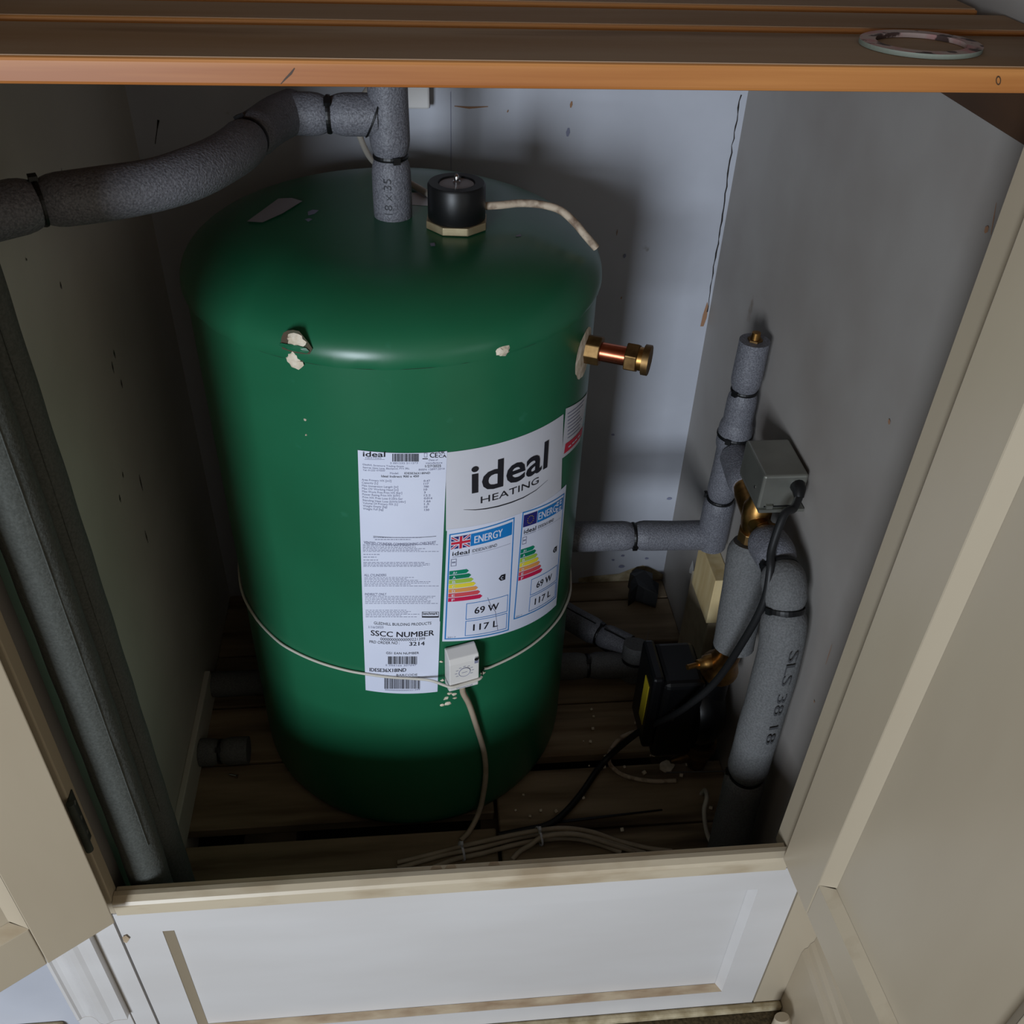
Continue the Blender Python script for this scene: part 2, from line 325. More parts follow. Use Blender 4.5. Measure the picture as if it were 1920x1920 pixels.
# doors --------------------------------------------------------------
def door(name, label, P0, d, thick, st, z0, z1, W, zrail, mirror):
    """d = horizontal direction from the hinge edge; local x along d, y = outward of the seen face"""
    dv = Vector((d[0], d[1], 0)).normalized(); nv = Vector((0, 0, 1)).cross(dv)*(1 if mirror else -1)   # seen-face normal
    M = Matrix(((dv.x, nv.x, 0, P0[0]), (dv.y, nv.y, 0, P0[1]), (0, 0, 1, 0), (0, 0, 0, 1)))
    t = bpy.data.objects.new(name, None); COL.objects.link(t); t.location = (P0[0], P0[1], z0); t['kind'] = 'structure'; t['label'] = label
    T = -thick
    build('stile', MB().box(0, st, T, 0, z0, z1, M), M_gloss, t, bevel=.0012)
    build('stile', MB().box(W-st, W, T, 0, z0, z1, M), M_gloss, t, bevel=.0012)
    build('rail', MB().box(st+.0004, W-st-.0004, T, -.0003, z0, zrail, M), M_gloss, t, bevel=.0012)
    build('rail', MB().box(st+.0004, W-st-.0004, T, -.0003, z1-.09, z1, M), M_gloss, t, bevel=.0012)
    build('door_panel', MB().box(st, W-st, T+.006, -.013, zrail, z1-.09, M), M_gloss, t)
    b = .013
    def bead(a, c, e, f): return MB().poly([M@Vector(p) for p in (a, c, e, f)])
    build('bead', bead((st, -.0004, zrail), (st, -.0004, z1-.09), (st+b, -.0128, z1-.09-b), (st+b, -.0128, zrail+b)), M_gloss, t)
    build('bead', bead((W-st, -.0004, zrail), (W-st, -.0004, z1-.09), (W-st-b, -.0128, z1-.09-b), (W-st-b, -.0128, zrail+b)), M_gloss, t)
    build('bead', bead((st, -.0004, zrail), (W-st, -.0004, zrail), (W-st-b, -.0128, zrail+b*.8), (st+b, -.0128, zrail+b*.8)), M_dirtw, t)
    build('bead', bead((st, -.0004, z1-.09), (W-st, -.0004, z1-.09), (W-st-b, -.0128, z1-.09-b), (st+b, -.0128, z1-.09-b)), M_gloss, t)
    return t, M
dl, ML = door('door_1', 'cream panelled cupboard door folded open at the left', (-.330, -.5373), (-.8237, -.567), .020, .073, .291, 1.94, .385, .363, True)
dr, MR = door('door_2', 'cream panelled cupboard door standing open at the right', (.4413, -.5147), (.0707, -.9975), .026, .070, .291, 1.94, .385, .351, False)
h = MB().box(-.3398, -.3386, -.5145, -.4995, .402, .484)
hg = build('hinge', h, M_hinge, jl, label='dark painted butt hinge')
build('hinge_knuckle', MB().tube([(-.3365, -.5165, .402), (-.3365, -.5165, .484)], .0042, 10), M_hinge, jl, smooth=True)
for zz in (.417, .443, .469): build('screw', MB().tube([(-.3387, -.506, zz), (-.3380, -.506, zz)], .0035, 10), M_steel, jl)

# ================================================================== HOT WATER CYLINDER
tank = thing('hot_water_cylinder', 'tall dark green hot water cylinder with white labels on the cupboard floor', 'water cylinder', (0, 0, 0))
ZS, ZD = .824, .884
body = build('body', MB().lathe([(.236, 0), (.244, .004), (.2485, .014), (.25, .03), (.25, .2), (.25, .5), (.25, ZS)], 128), M_green, tank, smooth=True)
dome_prof = [(.249, ZS-.004), (.2534, ZS-.0035), (.2545, ZS+.001)]
for k in range(1, 15):
    t = math.pi/2*k/14; dome_prof.append((.125+.1292*math.cos(t)**.92, ZS+.003+(ZD-ZS-.003)*math.sin(t)**1.0))
dome_prof += [(.06, ZD+.0008), (.001, ZD+.001)]
rr_ = [random.uniform(-1, 1) for _ in range(129)]
dome = build('lid', MB().lathe(dome_prof, 128, wob=lambda i, a: (.0011*rr_[int(a/(2*math.pi)*128+.5) % 128] if i in (0, 1) else 0)), M_green, tank, smooth=True)
build('seam_gap', MB().ring((0, 0, ZS-.0042), (0, 0, 1), .2503, .0010, 128, 6), M_crack, tank)
def ontank(p, lift=.001):
    """first hit of the pixel's ray with the lid profile"""
    v = ray(p); prev = None
    for t in np.arange(.6, 1.9, .0008):
        q = CAM+t*v; r = math.hypot(q[0], q[1]); 
        if q[2] < ZS: rad = TR
        elif q[2] > ZD+.001: rad = -1
        else: rad = np.interp(q[2], [z for r_, z in dome_prof[2:]], [r_ for r_, z in dome_prof[2:]])
        if r < rad: return Vector(CAM+(t-lift)*v)
    return Vector(q)
def decal(name, pix, m, parent=tank, lift=.0015, label=None):
    return build(name, MB().poly([ontank(p, lift) for p in pix]), m, parent, label=label)
decal('tape_strip', [(463, 415), (492, 417), (530, 400), (567, 377), (547, 371), (522, 372), (492, 394)], M_tape, lift=.005, label='silver tape scrap on the lid')
decal('paper_label', [(772, 361), (802, 360), (804, 386), (770, 384)], M_paper2, label='small white label behind the heater')
for q in ([(577, 397), (586, 393), (598, 394), (590, 401), (578, 404)], [(571, 411), (580, 409), (586, 411), (578, 416)], [(806, 456), (815, 455), (816, 461), (808, 462)], [(967, 441), (976, 439), (978, 443), (968, 444)]):
    decal('paint_chip', q, M_inkg)
def blob(name, pix_c, pix_r, m, r0, bulge=.003, n=16, jag=.25, parent=tank):
    mb = MB(); s0 = oncyl(pix_c); rx, rz = pix_r; rings = []
    c = len(mb.v); mb.v.append(cylpos(s0[0], s0[1], r0+bulge))
    for f_, hh in ((.55, .8), (1., 0)):
        st_ = len(mb.v)
        for k in range(n):
            a = 2*math.pi*k/n; j = 1+random.uniform(-jag, jag)
            mb.v.append(cylpos(s0[0]+rx*f_*j*math.cos(a), s0[1]+rz*f_*j*math.sin(a), r0+bulge*hh))
        rings.append(st_)
    for k in range(n):
        k2 = (k+1) % n; mb.f += [(c, rings[0]+k, rings[0]+k2), (rings[0]+k, rings[1]+k, rings[1]+k2, rings[0]+k2)]
    return build(name, mb, m, parent)
blob('scorch_ring', (556, 645), (.0175, .019), M_rust, .2536, .0002, jag=.12)
blob('foam_plug', (556, 634), (.0105, .0075), M_foamw, .254, .003)
blob('foam_plug', (553, 671), (.0105, .0125), M_foamw, .2525, .003)
blob('torn_skin', (556, 649), (.0165, .0038), M_green, .2555, .0015)
blob('foam_plug', (939, 656), (.0095, .0065), M_foamw, .2535, .003)
blob('pipe_cutout', (1096, 662), (.031, .032), M_foamw, .2502, .001, n=28, jag=.03)
for c_, r_ in (((842, 1300), .0035), ((836, 1309), .004), ((853, 1308), .003), ((829, 1322), .0035), ((840, 1318), .005), ((851, 1302), .0035), ((905, 1262), .004), ((573, 787), .002), ((574, 815), .0014), ((830, 1275), .003), ((828, 1240), .0025)):
    blob('foam_crumb', c_, (r_, r_*.7), M_foamw, .2503, .0015, n=8, jag=.4)
# side connection: brass boss, copper tube, capped compression fitting
th = math.radians(66.2); dv = Vector((math.sin(th), -math.cos(th), 0)); fp = Vector((0, 0, .757))
def rad_tube(name, a, b, r, m, seg, parent=tank): return build(name, MB().tube([fp+dv*a, fp+dv*b], r, seg), m, parent, smooth=seg > 8, bevel=.0012 if seg <= 8 else 0)
fit = rad_tube('side_fitting', .246, .268, .0185, M_brassd, 8)
rad_tube('copper_stub', .262, .302, .0118, M_copper, 20, fit)
rad_tube('compression_nut', .299, .314, .0185, M_brassd, 6, fit)
rad_tube('thread', .313, .321, .0145, M_brass, 18, fit)
rad_tube('blanking_cap', .320, .328, .0185, M_brassd, 12, fit)

# ------------------------------------------------------------------ labels and their print
BASEFONT = None
def text_mesh(s, bold):
    cu = bpy.data.curves.new('t', 'FONT'); cu.body = s; cu.size = 1; cu.offset = bold; cu.resolution_u = 3
    o = bpy.data.objects.new('t', cu); COL.objects.link(o)
    dg = bpy.context.evaluated_depsgraph_get(); me = bpy.data.meshes.new_from_object(o.evaluated_get(dg))
    v = np.array([x.co[:] for x in me.vertices]).reshape(-1, 3); f = [tuple(p.vertices) for p in me.polygons]
    bpy.data.objects.remove(o); bpy.data.curves.remove(cu); bpy.data.meshes.remove(me); return v, f
def put_text(mb, s, A, B, C, r, bold=0.0):
    """A,B baseline ends and C the ink top above A, all (arc, height) on the tank"""
    if bold and s != 'ideal':
        A, B, C = map(np.array, (A, B, C)); dsh = np.array([bold*.55*np.linalg.norm(C-A)/.7, 0])
        for sh_ in (-1, 0, 1): put_text(mb, s, A+dsh*sh_, B+dsh*sh_, C+dsh*sh_, r+.00003*sh_)
        return
    v, f = text_mesh(s, bold)
    if not len(v): return
    x0, x1 = v[:, 0].min(), v[:, 0].max(); y1 = v[:, 1].max(); n = len(mb.v)
    A, B, C = map(np.array, (A, B, C))
    for p in v:
        q = A+(B-A)*(p[0]-x0)/(x1-x0)+(C-A)*p[1]/y1; mb.v.append(cylpos(q[0], q[1], r))
    mb.f += [tuple(n+i for i in ff) for ff in f]
def quad(mb, q, r, nu=None):
    """q = TL,TR,BR,BL in (arc,height); subdivided along the arc"""
    q = [np.array(p) for p in q]; nu = nu or max(1, int(abs(q[1][0]-q[0][0])/.004)+1); n = len(mb.v)
    for i in range(nu+1):
        t = i/nu; mb.v += [cylpos(*(q[0]*(1-t)+q[1]*t), r), cylpos(*(q[3]*(1-t)+q[2]*t), r)]
    mb.f += [(n+2*i, n+2*i+1, n+2*i+3, n+2*i+2) for i in range(nu)]
def label(name, pix, m, r, lab):
    mb = MB(); quad(mb, [oncyl(p) for p in pix], r); return build(name, mb, m, tank, smooth=True, label=lab)
R1, R2 = .2507, .2511
l_brand = label('brand_label', [(836, 848), (1056, 776), (1051, 935), (836, 995)], M_paper2, .2505, 'large white brand label')
l_energy = label('energy_label', [(838, 992), (1061, 908), (1042, 1134), (829, 1202)], M_paper, R1, 'pair of energy rating labels')
l_data = label('data_label', [(671, 843), (838, 845), (824, 1165), (681, 1164)], M_paper, R1+.0002, 'white data and checklist label')
l_sscc = label('serial_label', [(681, 1162), (825, 1164), (820, 1296), (686, 1293)], M_paper, R1+.0002, 'white serial number label')
l_warn = label('warning_label', [(1060, 766), (1101, 733), (1086, 826), (1052, 860)], M_paper2, R1, 'white label with red band')

def Z(ox, oy, sc): return lambda x, y: oncyl((ox+x/sc, oy+y/sc))
def T(mb, cv, s, x0, y0, x1, y1, hgt, r=R2+.0001, bold=0.0): put_text(mb, s, cv(x0, y0), cv(x1, y1), cv(x0, y0-hgt), r, bold)
def rect(mb, cv, x0, y0, x1, y1, r=R2+.0001, dy=0): quad(mb, [cv(x0, y0), cv(x1, y0+dy), cv(x1, y1+dy), cv(x0, y1)], r)
def barcode(mb, cv, x0, y0, x1, y1, n):
    x = x0
    while x < x1:
        wd = random.choice((1, 1, 2, 3))*(x1-x0)/n/2.2; rect(mb, cv, x, y0, min(x+wd, x1), y1); x += wd+random.choice((1, 1, 2))*(x1-x0)/n/2.2
z4, z5, zL, zE = Z(660, 820, 8), Z(660, 1000, 6), Z(660, 760, 3.4283), Z(820, 930, 6.857)
# data label
k, g = MB(), MB()
T(k, z4, 'ideal', 165, 276, 500, 284, 74, bold=.015); T(g, z4, 'HEATING', 205, 311, 440, 313, 24)
rect(g, z4, 190, 322, 490, 326); barcode(k, z4, 605, 238, 1000, 355, 34)
T(g, z4, '2 001232 211273', 570, 390, 985, 388, 24); T(k, z4, 'CE', 1165, 295, 1285, 295, 72, bold=.03)
T(k, z4, 'UK', 1298, 236, 1392, 236, 36, bold=.03); T(k, z4, 'CA', 1298, 296, 1410, 294, 44, bold=.03)
rect(k, z4, 1055, 308, 1135, 320)
for a in ((1075, 226, 1130, 232), (1080, 232, 1086, 292), (1120, 232, 1126, 292), (1080, 286, 1126, 292)): rect(g, z4, *a)
T(g, z4, 'Date of', 1150, 345, 1285, 342, 26); T(g, z4, 'manufacture', 1105, 390, 1350, 384, 26)
T(k, z4, '1/27/2025', 1095, 442, 1330, 436, 36, bold=.01); T(g, z4, 'BSEN 12897:2016', 1000, 490, 1385, 472, 26)
T(g, z4, 'Gledhill, Sycamore Trading Estate', 160, 408, 775, 438, 24); T(g, z4, 'Squires Gate Lane, Blackpool, FY4 3RL', 165, 452, 860, 470, 24)
T(g, z4, 'Tel: 01253 474550', 165, 494, 495, 502, 24); T(g, z4, 'Model:', 570, 544, 700, 544, 28); T(k, z4, 'IDESE36X18IND', 785, 545, 1168, 540, 30)
T(k, z4, 'Ideal Indirect 900 x 450', 440, 588, 1000, 588, 32, bold=.01)
rows = [('Area Primary HX [m2]', 590, '0.47'), ('Capacity [L]', 390, '117'), ('Max Immersion Length [in]', 690, '700'), ('Max OV Working Head [m]', 695, '10'), ('Max Work Pres Prim HX [bar]', 750, '3'),
        ('Power Rating Prim HX [kW]', 715, '12.2'), ('Prim HX Pres Loss 0.25l/s bar', 760, '0.014'), ('Standing Heat Loss [kWh/24hr]', 800, '1.66'), ('Volume Of Primary HX [L]', 685, '1.5'), ('Weight Empty [kg]', 525, '10'), ('Weight Full [kg]', 470, '130')]
for i, (s, xr, val) in enumerate(rows):
    y = 640+43.5*i; T(g, z4, s, 148+2*i, y, xr, y+.043*(xr-150), 29); T(g, z4, val, 1072+i, y+20, 1072+i+24*len(val), y+18, 29, bold=.03)
rect(k, z4, 320, 1472, 1260, 1477); T(g, z4, 'VENTED CYLINDER COMMISSIONING CHECKLIST', 180, 1585, 1252, 1585, 38, bold=.03)
def greek(cv, x0, y0, x1, n, dy, hh):
    for i in range(n):
        x, xe = x0, x0+(x1-x0)*random.uniform(.55, 1.0); y = y0+dy*i
        while x < xe: wd = random.uniform(14, 46); rect(g, cv, x, y, min(x+wd, xe), y+hh); x += wd+9
greek(z4, 320, 1490, 1260, 1, 0, 9); greek(z4, 345, 1520, 1240, 1, 0, 9)
greek(z5, 125, 118, 1020, 6, 15.5, 4.5); greek(z5, 130, 228, 420, 1, 0, 6); greek(z5, 130, 258, 300, 1, 0, 6); greek(z5, 130, 291, 300, 1, 0, 6); greek(z5, 130, 318, 930, 4, 15, 4.5)
T(g, z5, 'ALL CYLINDERS', 138, 475, 386, 475, 26, bold=.01); greek(z5, 140, 488, 975, 7, 16, 4); T(g, z5, 'INDIRECT ONLY', 148, 690, 388, 690, 26, bold=.01); greek(z5, 150, 700, 975, 6, 16, 4)
greek(z5, 155, 856, 770, 6, 15, 4)
rect(k, z5, 785, 925, 975, 940); rect(k, z5, 785, 876, 975, 880); rect(k, z5, 785, 876, 789, 930); rect(k, z5, 970, 876, 975, 930); T(k, z5, 'benchmark', 795, 910, 960, 908, 28, bold=.03)
build('black_print', k, M_ink, l_data)['kind'] = 'stuff'; build('grey_print', g, M_inkg, l_data)['kind'] = 'stuff'
# serial label
k, g = MB(), MB()
T(k, z5, 'GLEDHILL BUILDING PRODUCTS', 248, 1015, 890, 1018, 30); T(g, z5, '1/16/2025', 190, 1060, 355, 1062, 26, bold=.01); T(k, z5, 'SSCC NUMBER', 215, 1140, 920, 1140, 58, bold=.03)
T(k, z5, '00000000000000221399', 320, 1195, 820, 1192, 30); T(k, z5, 'PRD ORDER NO :', 198, 1226, 535, 1240, 30); T(k, z5, '3214', 645, 1258, 815, 1252, 42, bold=.035)
T(k, z5, 'GS1 EAN NUMBER', 385, 1350, 752, 1350, 25); barcode(k, z5, 405, 1378, 732, 1465, 44); T(g, z5, '5 056166 307047', 378, 1484, 725, 1484, 18)
T(k, z5, 'IDESE36X18IND', 200, 1545, 608, 1548, 38, bold=.03); T(k, z5, 'BARCODE', 500, 1598, 735, 1594, 22); barcode(k, z5, 365, 1606, 772, 1742, 60); T(g, z5, '00000000000000221399', 372, 1760, 762, 1758, 14)
build('black_print', k, M_ink, l_sscc)['kind'] = 'stuff'; build('grey_print', g, M_inkg, l_sscc)['kind'] = 'stuff'
# brand label
k = MB()
T(k, zL, 'ideal', 765, 560, 1250, 392, 178, bold=.018); T(k, zL, 'HEATING', 825, 628, 1195, 497, 42, r=R1+.0003)
sw = [(715, 668), (790, 669), (860, 662), (940, 646), (1020, 622), (1100, 590), (1180, 543), (1255, 478)]; n0 = len(k.v)
for (x, y), wd in zip(sw, (1, 4, 6, 7, 7, 6, 4, 1)):
    for s_ in (-1, 1): q = zL(x, y+s_*wd/2); k.v.append(cylpos(q[0], q[1], R1+.0003))
k.f += [(n0+2*i, n0+2*i+1, n0+2*i+3, n0+2*i+2) for i in range(len(sw)-1)]
build('brand_print', k, M_ink, l_brand)['kind'] = 'stuff'
# energy labels: same layout inside two boxes
BARS = [(0, 128, 96), (6, 120, 84), (160, 190, 70), (226, 208, 60), (222, 150, 80), (208, 76, 84), (196, 28, 74)]
layers = {}
def LY(name, m):
    if name not in layers: layers[name] = (MB(), m)
    return layers[name][0]
for gi, qd in enumerate(([(842, 1001), (964, 969), (953, 1181), (833, 1198)], [(979, 960), (1057, 924), (1041, 1120), (962, 1161)])):
    q = [oncyl(p) for p in qd]
    def E(x, y, q=q): return (q[0]*(1-x)+q[1]*x)*(1-y)+(q[3]*(1-x)+q[2]*x)*y
    def er(mb, x0, y0, x1, y1, r): quad(mb, [E(x0, y0), E(x1, y0), E(x1, y1), E(x0, y1)], r)
    def frame(mb, x0, y0, x1, y1, t, r):
        er(mb, x0, y0, x1, y0+t*.5, r); er(mb, x0, y1-t*.5, x1, y1, r); er(mb, x0, y0, x0+t, y1, r); er(mb, x1-t, y0, x1, y1, r)
    def et(mb, s, x0, y0, x1, hh, r, bold=0): put_text(mb, s, E(x0, y0), E(x1, y0), E(x0, y0-hh), r, bold)
    layers.clear()
    b, k, wht = LY('blue_print', M_blue), LY('black_print', M_ink), LY('white_print', M_paper)
    ra, rb, rc = R1+.0003, R1+.0006, R1+.0009
    frame(b, 0, 0, 1, 1, .018, ra); er(b, .31, .03, .965, .135, ra)
    frame(LY('blue_print', M_blue), .29, .655, .955, .812, .009, ra); frame(b, .29, .826, .955, .975, .009, ra)
    if gi == 0: et(wht, 'ENERGY', .365, .115, .80, .062, rb, .03)
    else:
        et(wht, 'ENERG', .33, .113, .77, .062, rb, .03)
        for cx, cy in ((.80, .055), (.89, .055), (.80, .11), (.89, .11)):
            er(wht, cx-.03, cy-.018, cx+.03, cy+.018, rb); er(b, cx-.012, cy-.007, cx+.012, cy+.007, rc)
    db, rd = LY('navy_print', M_blued), LY('red_print', M_redk)
    er(db, .03, .03, .30, .135, ra)
    if gi == 0:
        def fl(mb, pts, r): mb.poly([cylpos(*E(.03+.27*x, .03+.105*y), r) for x, y in pts])
        for sx in (0, 1):
            X = (lambda x: x) if sx == 0 else (lambda x: 1-x)
            fl(wht, [(X(0), 0), (X(.12), 0), (X(1), .88), (X(1), 1), (X(.88), 1), (X(0), .12)], rb)
            fl(rd, [(X(0), 0), (X(.05), 0), (X(1), .95), (X(1), 1), (X(.95), 1), (X(0), .05)], rb+.0002)
        er(wht, .03, .03+.105*.33, .30, .03+.105*.67, rb+.0003); er(wht, .03+.27*.39, .03, .03+.27*.61, .135, rb+.0003)
        er(rd, .03, .03+.105*.40, .30, .03+.105*.60, rb+.0005); er(rd, .03+.27*.43, .03, .03+.27*.57, .135, rb+.0005)
    else:
        ye = LY('star_print', M_yellow)
        for i in range(12):
            a = math.pi*i/6; cx, cy = .165+.06*math.cos(a), .0825+.033*math.sin(a); er(ye, cx-.007, cy-.0035, cx+.007, cy+.0035, rb)
    et(k, 'ideal', .055, .195, .30, .036, ra, .012); et(k, 'IDESE36X18IND', .34, .192, .72, .026, ra)
    er(LY('grey_print', M_inkg), .06, .206, .30, .209, ra); er(LY('grey_print', M_inkg), .34, .205, .95, .2065, ra)
    frame(LY('grey_print', M_inkg), .04, .225, .12, .29, .009, ra); er(LY('grey_print', M_inkg), .055, .25, .105, .262, ra)
    for i, c in enumerate(BARS):
        mb = LY('rating_bar_%d' % i, mat('rating_%d' % i, c, rough=.45)); y0 = .332+.0425*i; x1 = .27+.037*i
        er(mb, .025, y0, x1, y0+.036, ra); nv = len(mb.v); mb.v.append(cylpos(*E(x1+.035, y0+.018), ra)); mb.f.append((nv-2, nv-1, nv))
        et(wht, ('A+', 'A', 'B', 'C', 'D', 'E', 'F')[i], .075, y0+.030, .115+(.02 if i == 0 else 0), .023, rb, .03)
    k.poly([cylpos(*E(*p), ra) for p in ((.775, .483), (.815, .457), (.89, .457), (.89, .508), (.815, .508))]); et(wht, 'C', .815, .496, .85, .026, rb, .03)
    et(k, '69 W', .42, .765, .80, .062, ra, .03); et(k, '117 L', .41, .93, .80, .062, ra, .03)
    et(LY('grey_print', M_inkg), '2017', .04, .985, .16, .012, ra)
    for nm, (mb, m) in layers.items():
        o = build(nm if not nm.startswith('rating') else 'rating_bar', mb, m, l_energy)
        if not nm.startswith('rating'): o['kind'] = 'stuff'
# crease in the energy sheet, warning label print
kk = MB(); kk.ribbon([cylpos(*zE(x, y), R1+.0004) for x, y in ((640, 1300), (680, 1400), (740, 1480), (770, 1720))], cylpos(zE(740, 1480)[0], 0, 1), .0006); build('crease', kk, M_inkg, l_energy)
mb = MB(); quad(mb, [oncyl(p) for p in [(1059, 832), (1092, 798), (1089, 815), (1056, 851)]], R1+.0003); wr = build('red_band', mb, M_redk, l_warn)
mb = MB()
for i in range(8):
    a, b_ = oncyl((1063, 775+6.5*i)), oncyl((1096-.8*i, 745+7*i)); a2 = a+(b_-a)*random.uniform(.6, .95)
    quad(mb, [a, a2, a2-np.array([0, .0013]), a-np.array([0, .0013])], R1+.0003)
build('small_print', mb, M_inkg, l_warn)['kind'] = 'stuff'
mb = MB(); qa, qb = oncyl((1064, 839)), oncyl((1086, 815))
for t0 in (.0, .26, .48, .76): quad(mb, [qa+(qb-qa)*t0+np.array([0, .002]), qa+(qb-qa)*(t0+.18)+np.array([0, .002]), qa+(qb-qa)*(t0+.18), qa+(qb-qa)*t0], R1+.0006)
build('white_print', mb, M_paper, l_warn)['kind'] = 'stuff'

# ================================================================== IMMERSION HEATER on the lid
hx, hy = .0742, -.031
ih = thing('immersion_heater', 'black round immersion heater cap with brass nut on the cylinder lid', 'heater', (hx, hy, ZD))
build('brass_nut', MB().tube([(hx, hy, ZD+.0012), (hx, hy, ZD+.0105)],   .0375, 8, phase=.3), mat('pale_brass', (164, 150, 118), (142, 126, 96), rough=.5, metal=.5, scale=50), ih, bevel=.0012)
cap = MB().lathe([(.0325, ZD+.0106), (.0335, ZD+.012), (.0335, ZD+.049), (.0318, ZD+.0515), (.0215, ZD+.0515), (.0205, ZD+.050), (.0205, ZD+.0485), (.0005, ZD+.0485)], 48, (hx, hy))
capo = build('cap', cap, M_black, ih, smooth=True)
build('dial_disc', MB().lathe([(.0200, ZD+.0486), (.0200, ZD+.0496), (.0005, ZD+.0496)], 32, (hx, hy)), M_tape, capo, smooth=True)
build('stud', MB().lathe([(.0042, ZD+.0497), (.0042, ZD+.053), (.0028, ZD+.0535), (.0028, ZD+.058), (.0016, ZD+.0605), (.0003, ZD+.061)], 12, (hx, hy)), M_chrome, capo, smooth=True)
c = catmull([(hx+.030, hy+.004, ZD+.022), (.125, -.024, .906), (.150, -.018, .906), (.175, -.020, .905), (.196, -.030, .902), (.212, -.042, .892), (.2245, -.052, .880), (.238, -.055, .866)], 6)
tag(build('heater_flex', MB().tube(c, .0046, 10), M_cabled, smooth=True), 'dirty woven flex leaving the black immersion heater cap', 'cable')

# ================================================================== LAGGED PIPES
def sleeve(parent, pts, r, m=M_foam, p0=True, p1=True, n=8, seg=24, name='foam_sleeve', label=None, slit=None):
    path = catmull(pts, n) if len(pts) > 2 else [Vector(pts[0]).lerp(Vector(pts[1]), i/14) for i in range(15)]
    L = [0]
    for a, b in zip(path[:-1], path[1:]): L.append(L[-1]+(b-a).length)
    # resample evenly with dense ends
    tot = L[-1]; ts = sorted(set([0, .002, .005, .010, .017, tot-.017, tot-.010, tot-.005, tot-.002, tot]+list(np.linspace(.02, tot-.02, max(3, int(tot/.008)))))) if tot > .05 else list(np.linspace(0, tot, 8))
    def at(t):
        for i in range(len(L)-1):
            if t <= L[i+1]+1e-9: return path[i].lerp(path[i+1], max(0, min(1, (t-L[i])/max(1e-9, L[i+1]-L[i]))))
        return path[-1]
    def rr(t):
        k = 1.0
        if p0 and t < .017: k = min(k, .80+.20*math.sin(math.pi/2*t/.017))
        if p1 and tot-t < .017: k = min(k, .80+.20*math.sin(math.pi/2*(tot-t)/.017))
        return r*k*(1+.012*math.sin(t*70))
    return build(name, MB().tube([at(t) for t in ts], [rr(t) for t in ts], seg), m, parent, smooth=True, label=label)
def tie(parent, c, axis, r, head=None, tail=None, flat=2.0):
    mb = MB().ring(c, axis, r+.0008, .0011, 32, 6, flat*1.25); c = Vector(c); ax_ = Vector(axis).normalized()
    if head is not None:
        h = Vector(head); h = (h-ax_*h.dot(ax_)).normalized(); sd = ax_.cross(h)
        M = Matrix(((h.x, sd.x, ax_.x, 0), (h.y, sd.y, ax_.y, 0), (h.z, sd.z, ax_.z, 0), (0, 0, 0, 1))); p = c+h*(r+.0022); M.translation = p
        mb.box(-.0022, .003, -.004, .004, -.0036, .0036, M)
        if tail: mb.tube([p, p+Vector(tail)*.5, p+Vector(tail)], .0011, 6)
    return build('cable_tie', mb, M_black, parent, smooth=False)
PR = .0226
tp = thing('lagged_outlet_pipe', 'grey foam lagged pipe rising from the cylinder top and curving off left', 'pipe', (0, 0, ZD))
sleeve(tp, [(0, 0, ZD+.001), (0, 0, .9545)], PR, p0=False)
sleeve(tp, [(.0, 0, .9555), (.0, 0, 1.125)], PR*1.0, p1=False)
tie(tp, (0, 0, .955), (0, 0, 1), PR*.82, (.35, -1, 0))
sleeve(tp, [(-.012, 0, 1.0), (-.0655, 0, 1.0)], PR, p0=False, name='foam_branch')
sleeve(tp, [(-.0665, 0, 1.0), (-.118, .003, 1.0)], PR, p1=False)
tie(tp, (-.066, 0, 1.0), (1, 0, 0), PR*.84, (0, -.6, .8))
sleeve(tp, [(-.106, .012, 1.0), (-.124, -.025, 1.0), (-.142, -.085, 1.0)], PR*1.04, p0=False)
sleeve(tp, [(-.1425, -.0865, 1.0), (-.153, -.130, 1.0), (-.175, -.178, 1.0), (-.207, -.219, 1.0), (-.252, -.245, 1.0), (-.300, -.2645, 1.0)], PR*1.04)
tie(tp, (-.1423, -.0857, 1.0), (-.3, -1, 0), PR*.86, (-.5, -.2, 1))
sleeve(tp, [(-.3015, -.265, 1.0), (-.330, -.288, 1.0), (-.359, -.318, 1.0)], PR*1.04, p1=False)
tie(tp, (-.3008, -.2648, 1.0), (-1, -.5, 0), PR*.86, (-.2, -.2, 1))
build('joint_gap', MB().tube(catmull([Vector((-.0165-.008*math.cos(t)*0+.013*math.sin(t)*0, -.0232*math.cos(t), 1.0+.0232*math.sin(t)))+Vector((.010*math.sin(t), 0, 0)) for t in np.linspace(-1.35, 1.2, 9)], 3), .0011, 6), M_black, tp)
# printed sizes on the sleeve
def pipe_text(parent, s, c, axis_up, right, r, hgt, length, m=M_ink):
    v, f = text_mesh(s, .0); x0, x1 = v[:, 0].min(), v[:, 0].max(); y0, y1 = v[:, 1].min(), v[:, 1].max(); mb = MB()
    A, Rr = Vector(axis_up).normalized(), Vector(right).normalized(); Nn = A.cross(Rr).normalized()
    for p in v:
        a = (p[0]-x0)/(x1-x0)*length; b = ((p[1]-y0)/(y1-y0)-.5)*hgt; th_ = b/r
        # text runs up the pipe, glyph tops to the left
        mb.v.append(tuple(Vector(c)+A*a+(Rr*math.sin(th_)+Nn*math.cos(th_))*(r+.0006)))
    mb.f = f; o = build('size_print', mb, m, parent); o['kind'] = 'stuff'; return o
pipe_text(tp, '18 x 35', (0, 0, ZD+.010), (0, 0, 1), Matrix.Rotation(math.radians(-12), 3, 'Z')@Vector((-1, 0, 0)), PR, .009, .042)

